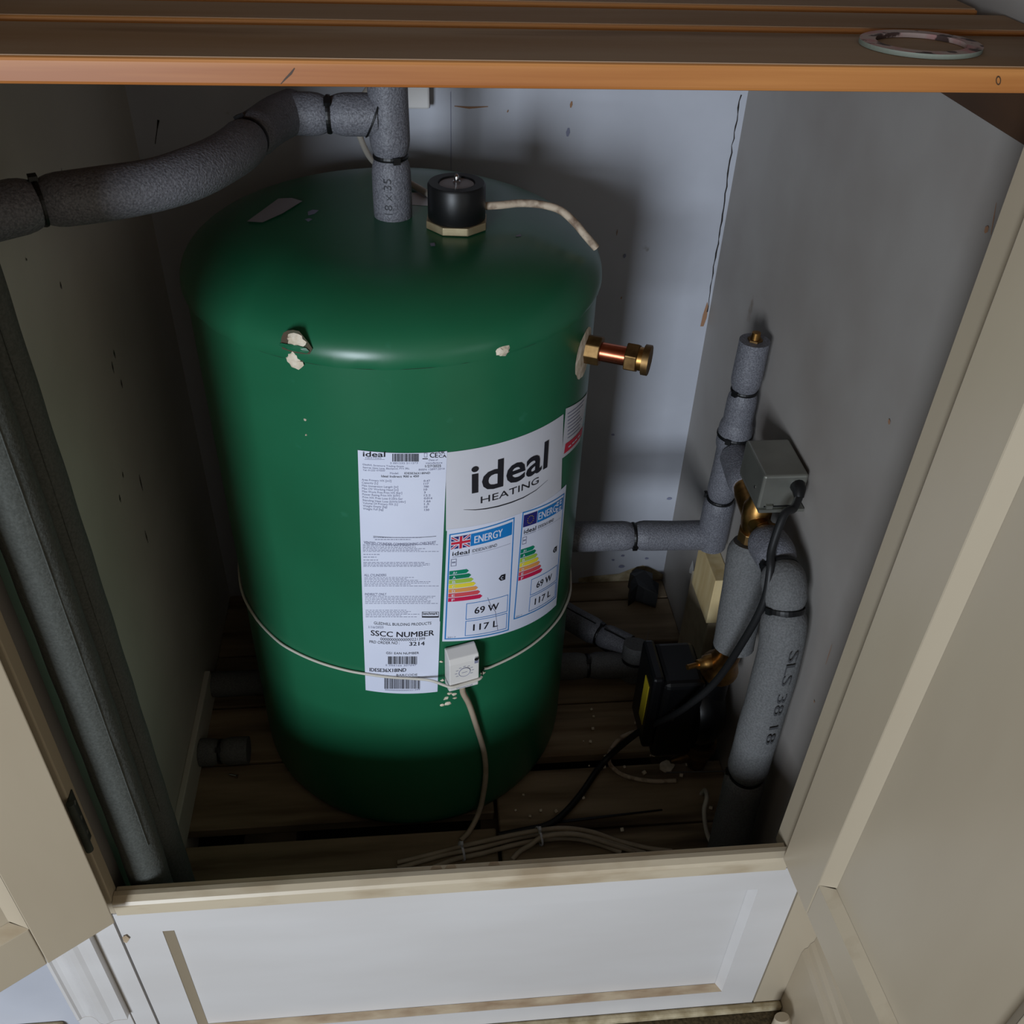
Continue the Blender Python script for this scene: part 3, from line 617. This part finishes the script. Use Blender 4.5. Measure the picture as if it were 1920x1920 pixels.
# right-hand riser and the return from the cylinder
AX, AY = .480, .004
rp = thing('lagged_riser_pipe', 'grey foam lagged L pipe from the cylinder side up the right wall', 'pipe', (AX, AY, .352))
sleeve(rp, [(.251, .02, .357), (.3545, .019, .356)], PR*1.06, p0=False)
sleeve(rp, [(.3555, .019, .356), (.42, .017, .355), (.490, .016, .354)], PR*1.06, p1=False)
tie(rp, (.355, .019, .356), (1, 0, 0), PR*.88, (0, -.9, -.4))
sleeve(rp, [(AX+.002, .013, .338), (AX, .008, .4345)], PR*1.06, p0=False)
sleeve(rp, [(AX, .008, .4355), (AX, AY, .545)], PR*.98, p1=True)
tie(rp, (AX, .008, .435), (0, 0, 1), PR*.86, (-.9, .5, 0), (-.004, 0, .006))
sleeve(rp, [(AX, AY+.001, .525), (AX, AY, .583)], PR*1.10, p0=True, p1=True)
tie(rp, (AX, AY, .556), (0, 0, 1), PR*1.09, (-.6, -.8, 0))
sleeve(rp, [(AX, AY, .570), (AX, AY, .6295)], PR*.94, p0=False)
sleeve(rp, [(AX, AY, .6305), (AX, AY, .708)], PR*.94, p1=False)
tie(rp, (AX, AY, .630), (0, 0, 1), PR*.78, (-.8, -.5, 0))
build('air_vent', MB().tube([(AX, AY, .706), (AX, AY, .7105)], .0105, 6), M_brassd, rp)
build('vent_pin', MB().tube([(AX, AY, .7105), (AX, AY, .720), (AX, AY, .7205)], [.0066, .006, .004], 12), M_brass, rp, smooth=True)

# motorised valve ------------------------------------------------------
VX, VY = .468, -.157
mv = thing('motorised_valve', 'zinc boxed motorised valve with brass body on the right wall', 'valve', (VX, VY, .50))
bx = MB().box(.4475, .5055, -.198, -.117, .576, .6285)
act = build('actuator_cover', bx, M_steel, mv, bevel=.0035, seg=3)
build('screw', MB().tube([(.4478, -.178, .597), (.4468, -.178, .597)], .0022, 10), M_chrome, act)
build('back_plate', MB().box(.4500, .5095, -.2005, -.115, .572, .5765), M_steel, mv)
build('lever_slot', MB().box(.456, .492, -.1987, -.1979, .5795, .5815), M_black, act)
build('lever', MB().box(.458, .466, -.203, -.1975, .5795, .5845), M_steel, act)
build('cable_gland', MB().tube([(.4935, -.196, .612), (.4935, -.2045, .611), (.4925, -.212, .604)], [.010, .009, .006], 14), M_black, act, smooth=True)
brass = MB().tube([(VX, VY, .485), (VX, VY, .505), (VX, VY, .515), (VX, VY, .530), (VX, VY, .548), (VX, VY, .556), (VX, VY, .572)], [.0135, .0135, .0175, .0195, .0195, .015, .013], 20)
brass.tube([(VX, VY-.012, .528), (VX+.004, VY-.034, .528), (VX+.005, VY-.052, .528)], [.016, .016, .0145], 16)
brass.tube([(VX, VY+.012, .528), (VX, VY+.05, .530), (VX+.004, VY+.075, .532)], [.016, .015, .014], 16)
vb = build('brass_body', brass, M_brass, mv, smooth=True)
build('union_nut', MB().tube([(VX, VY, .492), (VX, VY, .508)], .019, 8), M_brassd, mv, bevel=.001)
build('union_nut', MB().tube([(VX+.003, VY-.030, .528), (VX+.004, VY-.044, .528)], .0195, 8), M_brass, mv, bevel=.001)
sp = thing('lagged_valve_link', 'short grey foam stub joining the riser to the motorised valve', 'pipe', (.475, -.05, .532))
sleeve(sp, [(.478, -.020, .5325), (.476, -.05, .532), (.472, -.092, .531)], PR*1.0, p0=False)
# pipe from valve down to pump
bp = thing('lagged_pump_pipe', 'grey foam lagged pipe dropping from the brass valve to the black pump', 'pipe', (.468, -.19, .27))
sleeve(bp, [(.469, -.158, .487), (.468, -.168, .44), (.467, -.181, .38), (.4665, -.190, .318)], .0295, M_foamd, p0=True, p1=False)
# fat outer pipe
fp_ = thing('lagged_drop_pipe', 'thick grey foam lagged pipe bending from the valve down to the floor', 'pipe', (.474, -.37, 0))
CR = .0285
sleeve(fp_, [(0.4645, -.202, .530), (0.4670, -.232, .535), (0.4685, -.258, .531)], .0262, M_foam, p1=True)
sleeve(fp_, [(0.4685, -.2585, .5305), (0.4690, -.281, .521), (0.4695, -.298, .497)], .0275, M_foamd)
tie(fp_, (0.4685, -.2583, .5308), (0, -1, -.3), .0222, (-.9, -.2, .2), flat=2.2)
sleeve(fp_, [(0.4695, -.2985, .496), (0.4710, -.312, .45), (0.4710, -.318, .39), (0.4695, -.322, .30), (0.4680, -.327, .2005)], CR, M_foamd)
tie(fp_, (0.4695, -.2983, .4965), (0, -.5, -1), .0232, (-.9, -.3, .2), flat=2.6)
sleeve(fp_, [(0.4680, -.327, .1995), (0.4670, -.334, .10), (0.4670, -.340, .0)], CR, M_foamd, p1=False)
tie(fp_, (0.4680, -.327, .200), (0, 0, 1), .0236, (-1, .25, 0), (-.085, .012, -.012), flat=2.0)
M_faint = mat('faint_print', (58, 58, 60), rough=.7)
pipe_text(fp_, 'SLS 38 18', (.4712, -.3142, .462), (-.0015, -.0105, -.165), Matrix.Rotation(math.radians(6), 3, 'Z')@Vector((1, 0, 0)), CR+.0006, .0125, .165, M_faint)

# pump -----------------------------------------------------------------
pm = thing('circulation_pump', 'black circulation pump with brass valves low on the right wall', 'pump', (.42, -.14, .05))
build('motor_housing', MB().box(.376, .442, -.190, -.098, .060, .236), M_pump, pm, bevel=.010, seg=3)
build('terminal_box', MB().box(.3585, .377, -.186, -.102, .085, .246), M_pump, pm, bevel=.005, seg=2)
build('rating_label', MB().box(.3576, .3588, -.172, -.148, .125, .215), M_yellow, pm)
build('volute', MB().tube([(.440, -.145, .135), (.452, -.145, .135), (.470, -.145, .135), (.486, -.145, .135)], [.060, .064, .060, .045], 28), M_pump, pm, smooth=True)
build('flange', MB().tube([(.466, -.158, .06), (.466, -.158, .235)], .022, 20), M_pump, pm, smooth=True)
for z0, z1 in ((.178, .176), (.158, .150)):
    build('bleed_screw', MB().tube([(.398, -.1895, z0), (.398, -.1915, z0)], .0032, 10), M_chrome, pm)
gv = MB().tube([(.466, -.160, .236), (.466, -.162, .240), (.466, -.167, .254), (.466, -.174, .272), (.466, -.182, .292), (.466, -.189, .321)], [.029, .030, .025, .020, .0185, .0165], 20)
gvo = build('isolation_valve', gv, M_brass, pm, smooth=True)
build('valve_spindle', MB().tube([(.452, -.168, .262), (.437, -.172, .263), (.434, -.173, .2632), (.425, -.176, .264), (.4245, -.176, .264), (.408, -.181, .265)], [.0125, .0115, .0085, .0075, .0042, .0042], 12), M_brass, gvo, smooth=True)
gv = MB().tube([(.466, -.163, .004), (.466, -.163, .028), (.466, -.160, .045), (.466, -.158, .062)], [.015, .019, .027, .027], 20)
gvo = build('isolation_valve', gv, M_brassd, pm, smooth=True)
build('valve_spindle', MB().tube([(.452, -.165, .034), (.430, -.172, .033), (.416, -.176, .033)], [.011, .009, .004], 12), M_brassd, gvo, smooth=True)

# floor level pipes ----------------------------------------------------
dp = thing('lagged_diagonal_pipe', 'slit grey foam lagged pipe slanting along the floor right of the cylinder', 'pipe', (.35, .10, .0))
sleeve(dp, [(.255, .190, .045), (.345, .108, .043)], .0250)
sleeve(dp, [(.3458, .1072, .043), (.392, .070, .044)], .0245, p1=False)
tie(dp, (.3454, .1076, .043), (.09, -.082, 0), .0208, (.1, .2, 1))
dvv = Vector((.09, -.082, 0)).normalized(); sdv = Vector((-.082, -.09, 0)).normalized()
build('slit', MB().tube([Vector((.262, .184, .0695))+sdv*.004, Vector((.338, .1145, .0682))+sdv*.004], .0012, 6), M_black, dp)
build('slit', MB().tube([Vector((.352, .101, .0678))+sdv*.004, Vector((.390, .071, .067))+sdv*.006], .0018, 6), M_black, dp)
build('copper_pipe', MB().tube([(.389, .0725, .044), (.398, .0645, .046), (.404, .059, .040)], .011, 14), M_copper, dp, smooth=True)
ep = thing('lagged_elbow_pipe', 'grey foam lagged pipe and elbow lying by the pump on the floor', 'pipe', (.34, .046, .0))
sleeve(ep, [(.250, .048, .0265), (.312, .047, .0265)], .0245, M_foamd, p0=False)
sleeve(ep, [(.313, .047, .0265), (.385, .044, .0265)], .0245, M_foamd, p1=False)
tie(ep, (.3125, .047, .0265), (1, 0, 0), .0205, (0, -.4, .9), flat=2.6)
sleeve(ep, [(.396, .040, .004), (.397, .043, .045), (.399, .050, .074)], .0235, M_foamd, p0=False, p1=False)
tie(ep, (.397, .042, .047), (.02, .1, 1), .0238, (.9, -.4, 0), (.018, -.006, -.004))
build('torn_collar', MB().poly([(.416, .046, .066), (.420, .062, .066), (.424, .070, .094), (.420, .058, .086)]), M_foamd, ep)
lp = thing('lagged_stub_pipe', 'dim grey foam lagged stub from the left wall to the cylinder, the farther one', 'pipe', (-.31, .041, .0), 'left wall pipes')
sleeve(lp, [(XL+.001, .041, .030), (XL+.018, .041, .030), (XL+.030, .041, .030), (-.248, .041, .030)], .0225, M_foamd, p0=True, p1=False)
lp2 = thing('lagged_stub_pipe', 'dim grey foam lagged stub in two pieces by the left baseboard, the nearer one', 'pipe', (-.31, -.10, .0), 'left wall pipes')
sleeve(lp2, [(-.350, -.102, .0265), (-.3185, -.102, .0265)], .0225, M_foamd, p0=False, p1=True)
sleeve(lp2, [(-.3170, -.102, .0265), (-.273, -.102, .0265)], .0225, M_foamd, p0=True, p1=False)
tie(lp2, (-.3178, -.102, .0265), (1, 0, 0), .0190, (0, -.5, .8))
M_foamk = mat('shaded_pipe_foam', (80, 82, 78), (68, 70, 66), rough=.8, scale=420, bump=.4, bscale=260, spec=.25, detail=2)  # pipe foam with the shade of door and jamb put into its colour
# pair in the front left corner
for (x, y), lab in (((-.3075, -.418), 'grey foam lagged pipe toned down for shade in the front left corner, right-hand of the pair'), ((-.3125, -.4625), 'grey foam lagged pipe toned down for shade in the front left corner, left-hand of the pair')):
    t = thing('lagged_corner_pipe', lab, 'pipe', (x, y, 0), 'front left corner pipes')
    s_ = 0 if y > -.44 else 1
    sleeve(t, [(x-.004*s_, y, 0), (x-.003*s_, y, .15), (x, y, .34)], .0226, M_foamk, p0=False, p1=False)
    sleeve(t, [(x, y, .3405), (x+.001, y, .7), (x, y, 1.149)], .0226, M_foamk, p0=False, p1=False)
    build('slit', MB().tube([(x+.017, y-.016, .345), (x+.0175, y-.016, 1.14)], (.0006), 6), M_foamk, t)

# ================================================================== THERMOSTAT, STRAP AND CABLES
tha = math.radians(15.2)
MT = Matrix(((math.cos(tha), -math.sin(tha)*-1, 0, 0), (math.sin(tha), -math.cos(tha), 0, 0), (0, 0, 1, 0), (0, 0, 0, 1)))   # local x tangential, y outward radial
ts = thing('cylinder_thermostat', 'white plastic thermostat box strapped to the green cylinder', 'thermostat', MT@Vector((0, .25, .335)))
build('back_box', MB().prism([(.2515, .352), (.2515, .4005), (.2560, .4015), (.2712, .3965), (.2735, .388), (.2735, .350), (.2715, .3485), (.2715, .336), (.266, .333), (.2515, .334)], -.0205, .0205, MT), M_whitep, ts, bevel=.0012)
dial = build('dial', MB().tube([MT@Vector((.000, .2733, .3705)), MT@Vector((.000, .2743, .3705))], .0078, 24), M_whitep, ts)
build('dial_ring', MB().ring(MT@Vector((0, .2742, .3705)), MT.to_3x3()@Vector((0, 1, 0)), .0078, .0005, 24, 5), M_inkg, dial)
build('dial_slot', MB().box(-.0002-.0035, .0035, .2743, .2746, .3702, .3708, MT), M_inkg, dial)
build('screw', MB().tube([MT@Vector((.0165, .2715, .390)), MT@Vector((.0165, .2745, .390))], .0030, 10), M_chrome, ts, smooth=True)
build('screw_slot', MB().box(.0140, .0190, .2733, .2738, .3815, .388, MT), M_inkg, ts)
v, f = text_mesh('Honeywell', .012); mb = MB(); x0, x1 = v[:, 0].min(), v[:, 0].max()
mb.v = [tuple(MT@Vector((-.010+(p[0]-x0)/(x1-x0)*.022, .2717, .3375+p[1]*.0042))) for p in v]; mb.f = f; build('maker_print', mb, M_inkg, ts)['kind'] = 'stuff'
mb = MB()
for a in range(0, 360, 30):
    if a in (240, 270, 300): continue
    q = math.radians(a); mb.box(-.0017+.0115*math.cos(q), .0017+.0115*math.cos(q), .2736, .2738, .3700+.0105*math.sin(q), .3708+.0105*math.sin(q), MT)
build('scale_print', mb, M_inkg, ts)['kind'] = 'stuff'
def cz(deg, z, r=.2525): t = math.radians(deg); return (r*math.sin(t), -r*math.cos(t), z)
w1 = [cz(-178, .352), cz(-150, .354), cz(-120, .357), cz(-95, .359), cz(-75, .3595), cz(-60, .357), cz(-46.7, .354), cz(-38, .3545), cz(-28.8, .3555), cz(-20, .3555), cz(-12.9, .3550), cz(-6, .3525), cz(1, .350, .2535), cz(6, .349, .2585), cz(9.5, .3488, .270), cz(11.5, .3487, .2758), cz(15.2, .3490, .2752), cz(19.2, .3505, .2760), cz(20.4, .3508, .2735)]
st = thing('strap_wire', 'thin white coated strap wire round the green cylinder', 'wire', (0, -.25, .35))
build('front_run', MB().tube(catmull(w1, 5), .0019, 8), M_cablew, st, smooth=True)
w2 = [cz(23.5, .3395, .2530), cz(26.1, .3370), cz(35, .3350), cz(44.3, .3320), cz(55, .3275), cz(66, .3215), cz(80, .3135), cz(100, .313), cz(130, .322), cz(155, .338), cz(177, .351)]
build('side_run', MB().tube(catmull(w2, 5), .0019, 8), M_cablew, st, smooth=True)
w3 = [cz(20.6, .3508, .2725), cz(21.3, .348, .266), cz(22.2, .343, .257), cz(23.4, .3396, .253)]
build('twisted_end', MB().tube(catmull(w3, 4), .0009, 6), M_black, st, smooth=True)
c = catmull([MT@Vector((0, .264, .334)), MT@Vector((.002, .263, .316)), cz(17.6, .288, .262), cz(20.3, .235, .258), cz(23.5, .165, .256), cz(24.6, .11, .2555), cz(23.8, .06, .2565), cz(21.5, .022, .262), (.080, -.266, .0075), (.066, -.279, .0045)], 6)
tag(build('thermostat_cable', MB().tube(c, .0042, 10), M_cableg, smooth=True), 'grey-beige cable hanging down the cylinder from the white thermostat', 'cable')

def cable(name, pts, r, m, lab, grp=None, n=6): return tag(build(name, MB().tube(catmull(pts, n), r, 10), m, smooth=True), lab, 'cable', grp)
def pz(px, z): return onz(px, z)
cable('valve_cable', [(.4925, -.2115, .6045), (.482, -.226, .598)]+[ony(p, y) for p, y in (((1470, 965), -.238), ((1447, 1030), -.260), ((1444, 1072), -.279), ((1432, 1130), -.291), ((1395, 1200), -.283), ((1340, 1280), -.25), ((1280, 1330), -.217), ((1235, 1354), -.188), ((1198, 1372), -.160))]+[(.325, -.146, .022), (.298, -.166, .0065), (.268, -.205, .0065), (.236, -.240, .0065), (.205, -.262, .0065), (.165, -.270, .0065), (.125, -.276, .0065)], .0052, M_blackr,
      'black rubber cable looping from the motorised valve down to the floor boards')
R0 = .0038
cable('grey_cable', [pz((745, 1617), R0), pz((800, 1604), R0), pz((870, 1586), R0), pz((940, 1570), .012), pz((1010, 1557), .019), pz((1060, 1553), .017), pz((1110, 1560), .008), pz((1160, 1577), R0), pz((1215, 1590), R0), pz((1260, 1596), R0)], R0, M_cableg, 'grey cable of the bundle behind the sill, farthest of the four', 'cables bundled behind the sill')
cable('grey_cable', [pz((745, 1628), R0), pz((830, 1604), R0), pz((900, 1590), R0), pz((960, 1574), R0), pz((1015, 1564), R0), pz((1065, 1562), .0135), pz((1115, 1571), R0), pz((1170, 1588), R0), pz((1210, 1600), R0)], R0, M_cableg, 'grey cable of the bundle behind the sill, second from the tank', 'cables bundled behind the sill')
cable('grey_cable', [pz((800, 1632), R0), pz((850, 1612), R0), pz((905, 1600), R0), pz((965, 1584), R0), pz((1015, 1575), R0), pz((1070, 1572), R0), pz((1120, 1582), R0), pz((1165, 1598), R0)], R0, M_cableg, 'grey cable of the bundle behind the sill, third from the tank', 'cables bundled behind the sill')
cable('grey_cable', [pz((960, 1612), R0), pz((975, 1596), R0), pz((995, 1584), .0125), pz((1015, 1570), .0200), pz((1050, 1564), .0250), pz((1090, 1566), .0200), pz((1140, 1581), .0125), pz((1190, 1597), R0)], R0, M_cableg, 'grey cable crossing over the bundle and dipping behind the sill', 'cables bundled behind the sill')
for px, lab in (((1011, 1568), 'small clear cable tie round the grey cable bundle at its middle'), ((866, 1596), 'small clear cable tie round the grey cable bundle near its left end')):
    q = onz(px, .012); mb = MB().ring(q, (1, .25, 0), .0145, .0009, 20, 5, 2); mb.box(q.x-.002, q.x+.002, q.y-.003, q.y+.003, q.z+.013, q.z+.022)
    tag(build('clear_cable_tie', mb, M_paper2), lab, 'cable tie', 'ties on the cable bundle')
cable('white_cable', [(.461, -.222, .0045), (.459, -.236, .034), (.452, -.262, .050), (.446, -.276, .040), (.448, -.292, .018), (.4525, -.306, .0055), (.46, -.325, .0045)], .0036, M_cablew, 'white cable curving beside the thick drop pipe')
cable('beige_flex', [(.415, -.090, .0045), (.385, -.088, .0045), (.352, -.100, .0045), (.330, -.122, .0045), (.322, -.140, .0045), (.324, -.160, .0045), (.345, -.180, .0045), (.385, -.192, .0045), (.425, -.194, .0045)], .0036, M_cabled, 'beige flex loop on the boards below the black pump')
q0, q1 = onz((1020, 1543), .003), onz((1242, 1517), .003)
lt = MB().ribbon([q0, q0.lerp(q1, .5), q1], (0, 0, 1), [.0048, .0045, .002])
lt = MB(); 
for a, b, h_ in ((0, 1, .0015),): 
    d_ = (q1-q0).normalized(); s_ = Vector((-d_.y, d_.x, 0))*.0023
    lt.v += [tuple(p) for p in (q0-s_, q1-s_*.5, q1+s_*.5, q0+s_)]; lt.v += [tuple(Vector(p)+Vector((0, 0, .0014))) for p in lt.v[:4]]; lt.f += [(3, 2, 1, 0), (4, 5, 6, 7), (0, 1, 5, 4), (1, 2, 6, 5), (2, 3, 7, 6), (3, 0, 4, 7)]
for v_i in range(len(lt.v)): lt.v[v_i] = (lt.v[v_i][0], lt.v[v_i][1], lt.v[v_i][2]-.003+.0004)
tag(build('loose_cable_tie', lt, M_black), 'loose black cable tie lying on the boards near the sill', 'cable tie')

# ================================================================== SMALL FIXINGS
wb = thing('wood_block', 'pale raw pine block fixed to the right wall below the L pipe', 'block', (.49, .06, .13))
build('block', MB().box(.484, .5108, -.034, .066, .205, .300), M_rawpine, wb, bevel=.0015)
bb_ = MB().box(.493, .5108, -.022, .098, .001, .2045)
tag(build('wall_batten', bb_, M_dirtw, bevel=.002), 'dirty cream batten under the pine block on the right wall', 'batten')
fm = MB(); base = [(.424, .222), (.440, .232), (.452, .224), (.478, .214), (.482, .232), (.474, .250), (.480, .276), (.462, .272), (.448, .286), (.434, .278), (.438, .256), (.428, .246)]
fm.v = [(x, y, .001+.004*((i*7) % 3)) for i, (x, y) in enumerate(base)]+[(x+.002, y+.004, .034+.006*((i*5) % 3)) for i, (x, y) in enumerate(base)]; nb = len(base)
fm.f = [(i, (i+1) % nb, nb+(i+1) % nb, nb+i) for i in range(nb)]+[tuple(range(nb, 2*nb)), tuple(reversed(range(nb)))]
tag(build('black_foam_offcut', fm, M_blackr), 'crumpled black foam offcut in the back right corner', 'offcut')
jb = thing('junction_box', 'cream plastic junction box on the back wall behind the foam pipe', 'box', (.02, YB, .95))
build('box_body', MB().box(-.035, .0515, .276, YB-.0005, .929, 1.03), M_whitep, jb, bevel=.003)
build('lid_line', MB().box(-.0355, .052, .2835, .2845, .9285, 1.0305), M_inkg, jb)
cable('junction_cable', [(-.030, .270, .960), (-.052, .25, .930), (-.044, .235, .900), (-.030, .20, .885), (-.010, .15, .889), (.03, .08, .8895), (.065, .02, .8905)], .0042, M_cablew, 'cream cable dropping from the junction box behind the foam pipe')
fk = MB(); c0 = onz((1250, 1438), .0); pts = [(c0.x+.016*math.cos(a)*random.uniform(.6, 1.1), c0.y+.013*math.sin(a)*random.uniform(.6, 1.1)) for a in np.linspace(0, 2*math.pi, 10)[:-1]]
nb = len(pts); fk.v = [(x, y, -.001) for x, y in pts]+[(x, y, .004) for x, y in pts]; fk.f = [(i, (i+1) % nb, nb+(i+1) % nb, nb+i) for i in range(nb)]+[tuple(range(nb, 2*nb)), tuple(reversed(range(nb)))]
tag(build('plaster_flake', fk, M_foamw), 'white plaster flake on the floor below the pump', 'flake')
scw = onz((430, 1452), .004); tag(build('loose_screw', MB().tube([scw, scw+Vector((.012, -.004, 0)), scw+Vector((.014, -.0045, 0))], [.0018, .0018, .004], 8), M_chrome), 'small loose steel screw on the dark boards left of the cylinder', 'screw')
cbs = [((1100+random.uniform(-20, 230)), random.uniform(1320, 1560)) for _ in range(26)]
deb = MB()
for px in cbs+[(980, 1490), (992, 1530), (1012, 1520), (1040, 1523), (965, 1520), (1105, 1390), (1190, 1355)]:
    q = onz(px, .0015); r_ = random.uniform(.0012, .0035)
    if math.hypot(q.x, q.y) < .262 or q.x > .5: continue
    deb.tube([q, q+Vector((r_*1.5, random.uniform(-r_, r_), .001))], r_, 5)
d_ = build('floor_debris', deb, M_foamw); d_['kind'] = 'stuff'; d_['label'] = 'pale crumbs scattered over the floor boards'; d_['category'] = 'debris'
rf = thing('floor_pipe', 'short cream painted pipe end on the carpet in the bottom right corner', 'pipe', (.5, -.56, ZROOM))
build('pipe_tube', MB().tube([(.500, -.560, ZROOM), (.500, -.560, -.05), (.4985, -.556, -.043)], [.0125, .0125, .010], 18), M_gloss, rf, smooth=True)

# ================================================================== SLATTED SHELF
sh = thing('slatted_shelf', 'varnished pine slatted shelf across the cupboard above the cylinder', 'shelf', (0, 0, 1.15))
ZK = 1.1667; TK = .0168
sl_ = [(-.469, -.374), (-.3575, -.2985), (-.279, -.215), (-.195, -.130), (-.110, -.045), (-.025, .040), (.060, .125), (.145, .21), (.225, .285)]
for i, (y0, y1) in enumerate(sl_):
    o = build('slat', MB().box(XL+.002, XR-.002-(.012 if i == 2 else 0), y0, y1, ZK-TK, ZK-.0006), M_pine, sh, bevel=.0022)
    build('dusty_face', MB().box(XL+.004, XR-.004-(.012 if i == 2 else 0), y0+.0030, y1-.0030, ZK-.0008, ZK), M_pined, o)
for x0, x1 in ((XL, XL+.02), (XR-.02, XR)):
    build('batten', MB().box(x0+.0003, x1-.0003, -.462, YB-.002, 1.0975, ZK-TK-.0002), M_batten, sh, bevel=.0015)
front = [o for o in sh.children if o.name.startswith('slat')][0]
for (kx, ky), (rx, ry), m_ in (((1872, 151), (5, 9), M_batten), ((1872, 151), (3, 6), M_pine)):
    build('knot', MB().poly([ony((kx+rx*math.cos(t), ky+ry*math.sin(t)), -.4694-(.0003 if rx == 3 else 0)) for t in np.linspace(0, 2*math.pi, 15)[:-1]]), m_, front)
kq = [ony(p, -.4694) for p in [(552, 128), (545, 138), (535, 148), (526, 158)]]
build('grain_mark', MB().ribbon(kq, (0, -1, 0), [.0006, .0014, .0010, .0004]), M_batten, front)
# floral ring lying on the front slat
rc_ = onz((1726, 82), ZK+.002); nseg = 64; mb = MB(); ro, ri = .0405, .0300
for i in range(nseg):
    a = 2*math.pi*i/nseg
    for r_, z_ in ((ro, ZK+.0003), (ro, ZK+.0034), (ri, ZK+.0034), (ri, ZK+.0003)): mb.v.append((rc_.x+r_*math.cos(a)*1.06, rc_.y+r_*math.sin(a)*.92, z_))
for i in range(nseg):
    j = (i+1) % nseg
    for k_ in range(4): mb.f.append((4*i+k_, 4*j+k_, 4*j+(k_+1) % 4, 4*i+(k_+1) % 4))
M_fl = mat('floral_card', (176, 154, 148), (178, 128, 126), rough=.7, scale=45, contrast=(.45, .55), c3=(70, 50, 46), s3=70, t3=(.52, .57))
M_fe = mat('pale_card_edge', (120, 126, 114), rough=.7)
ro_ = tag(build('floral_ring', mb, M_fl), 'flat pink floral patterned ring lying on the pine shelf', 'ring')
ro_.data.materials.append(M_fe)
for i, p in enumerate(ro_.data.polygons):
    if i % 4 == 0: p.material_index = 1
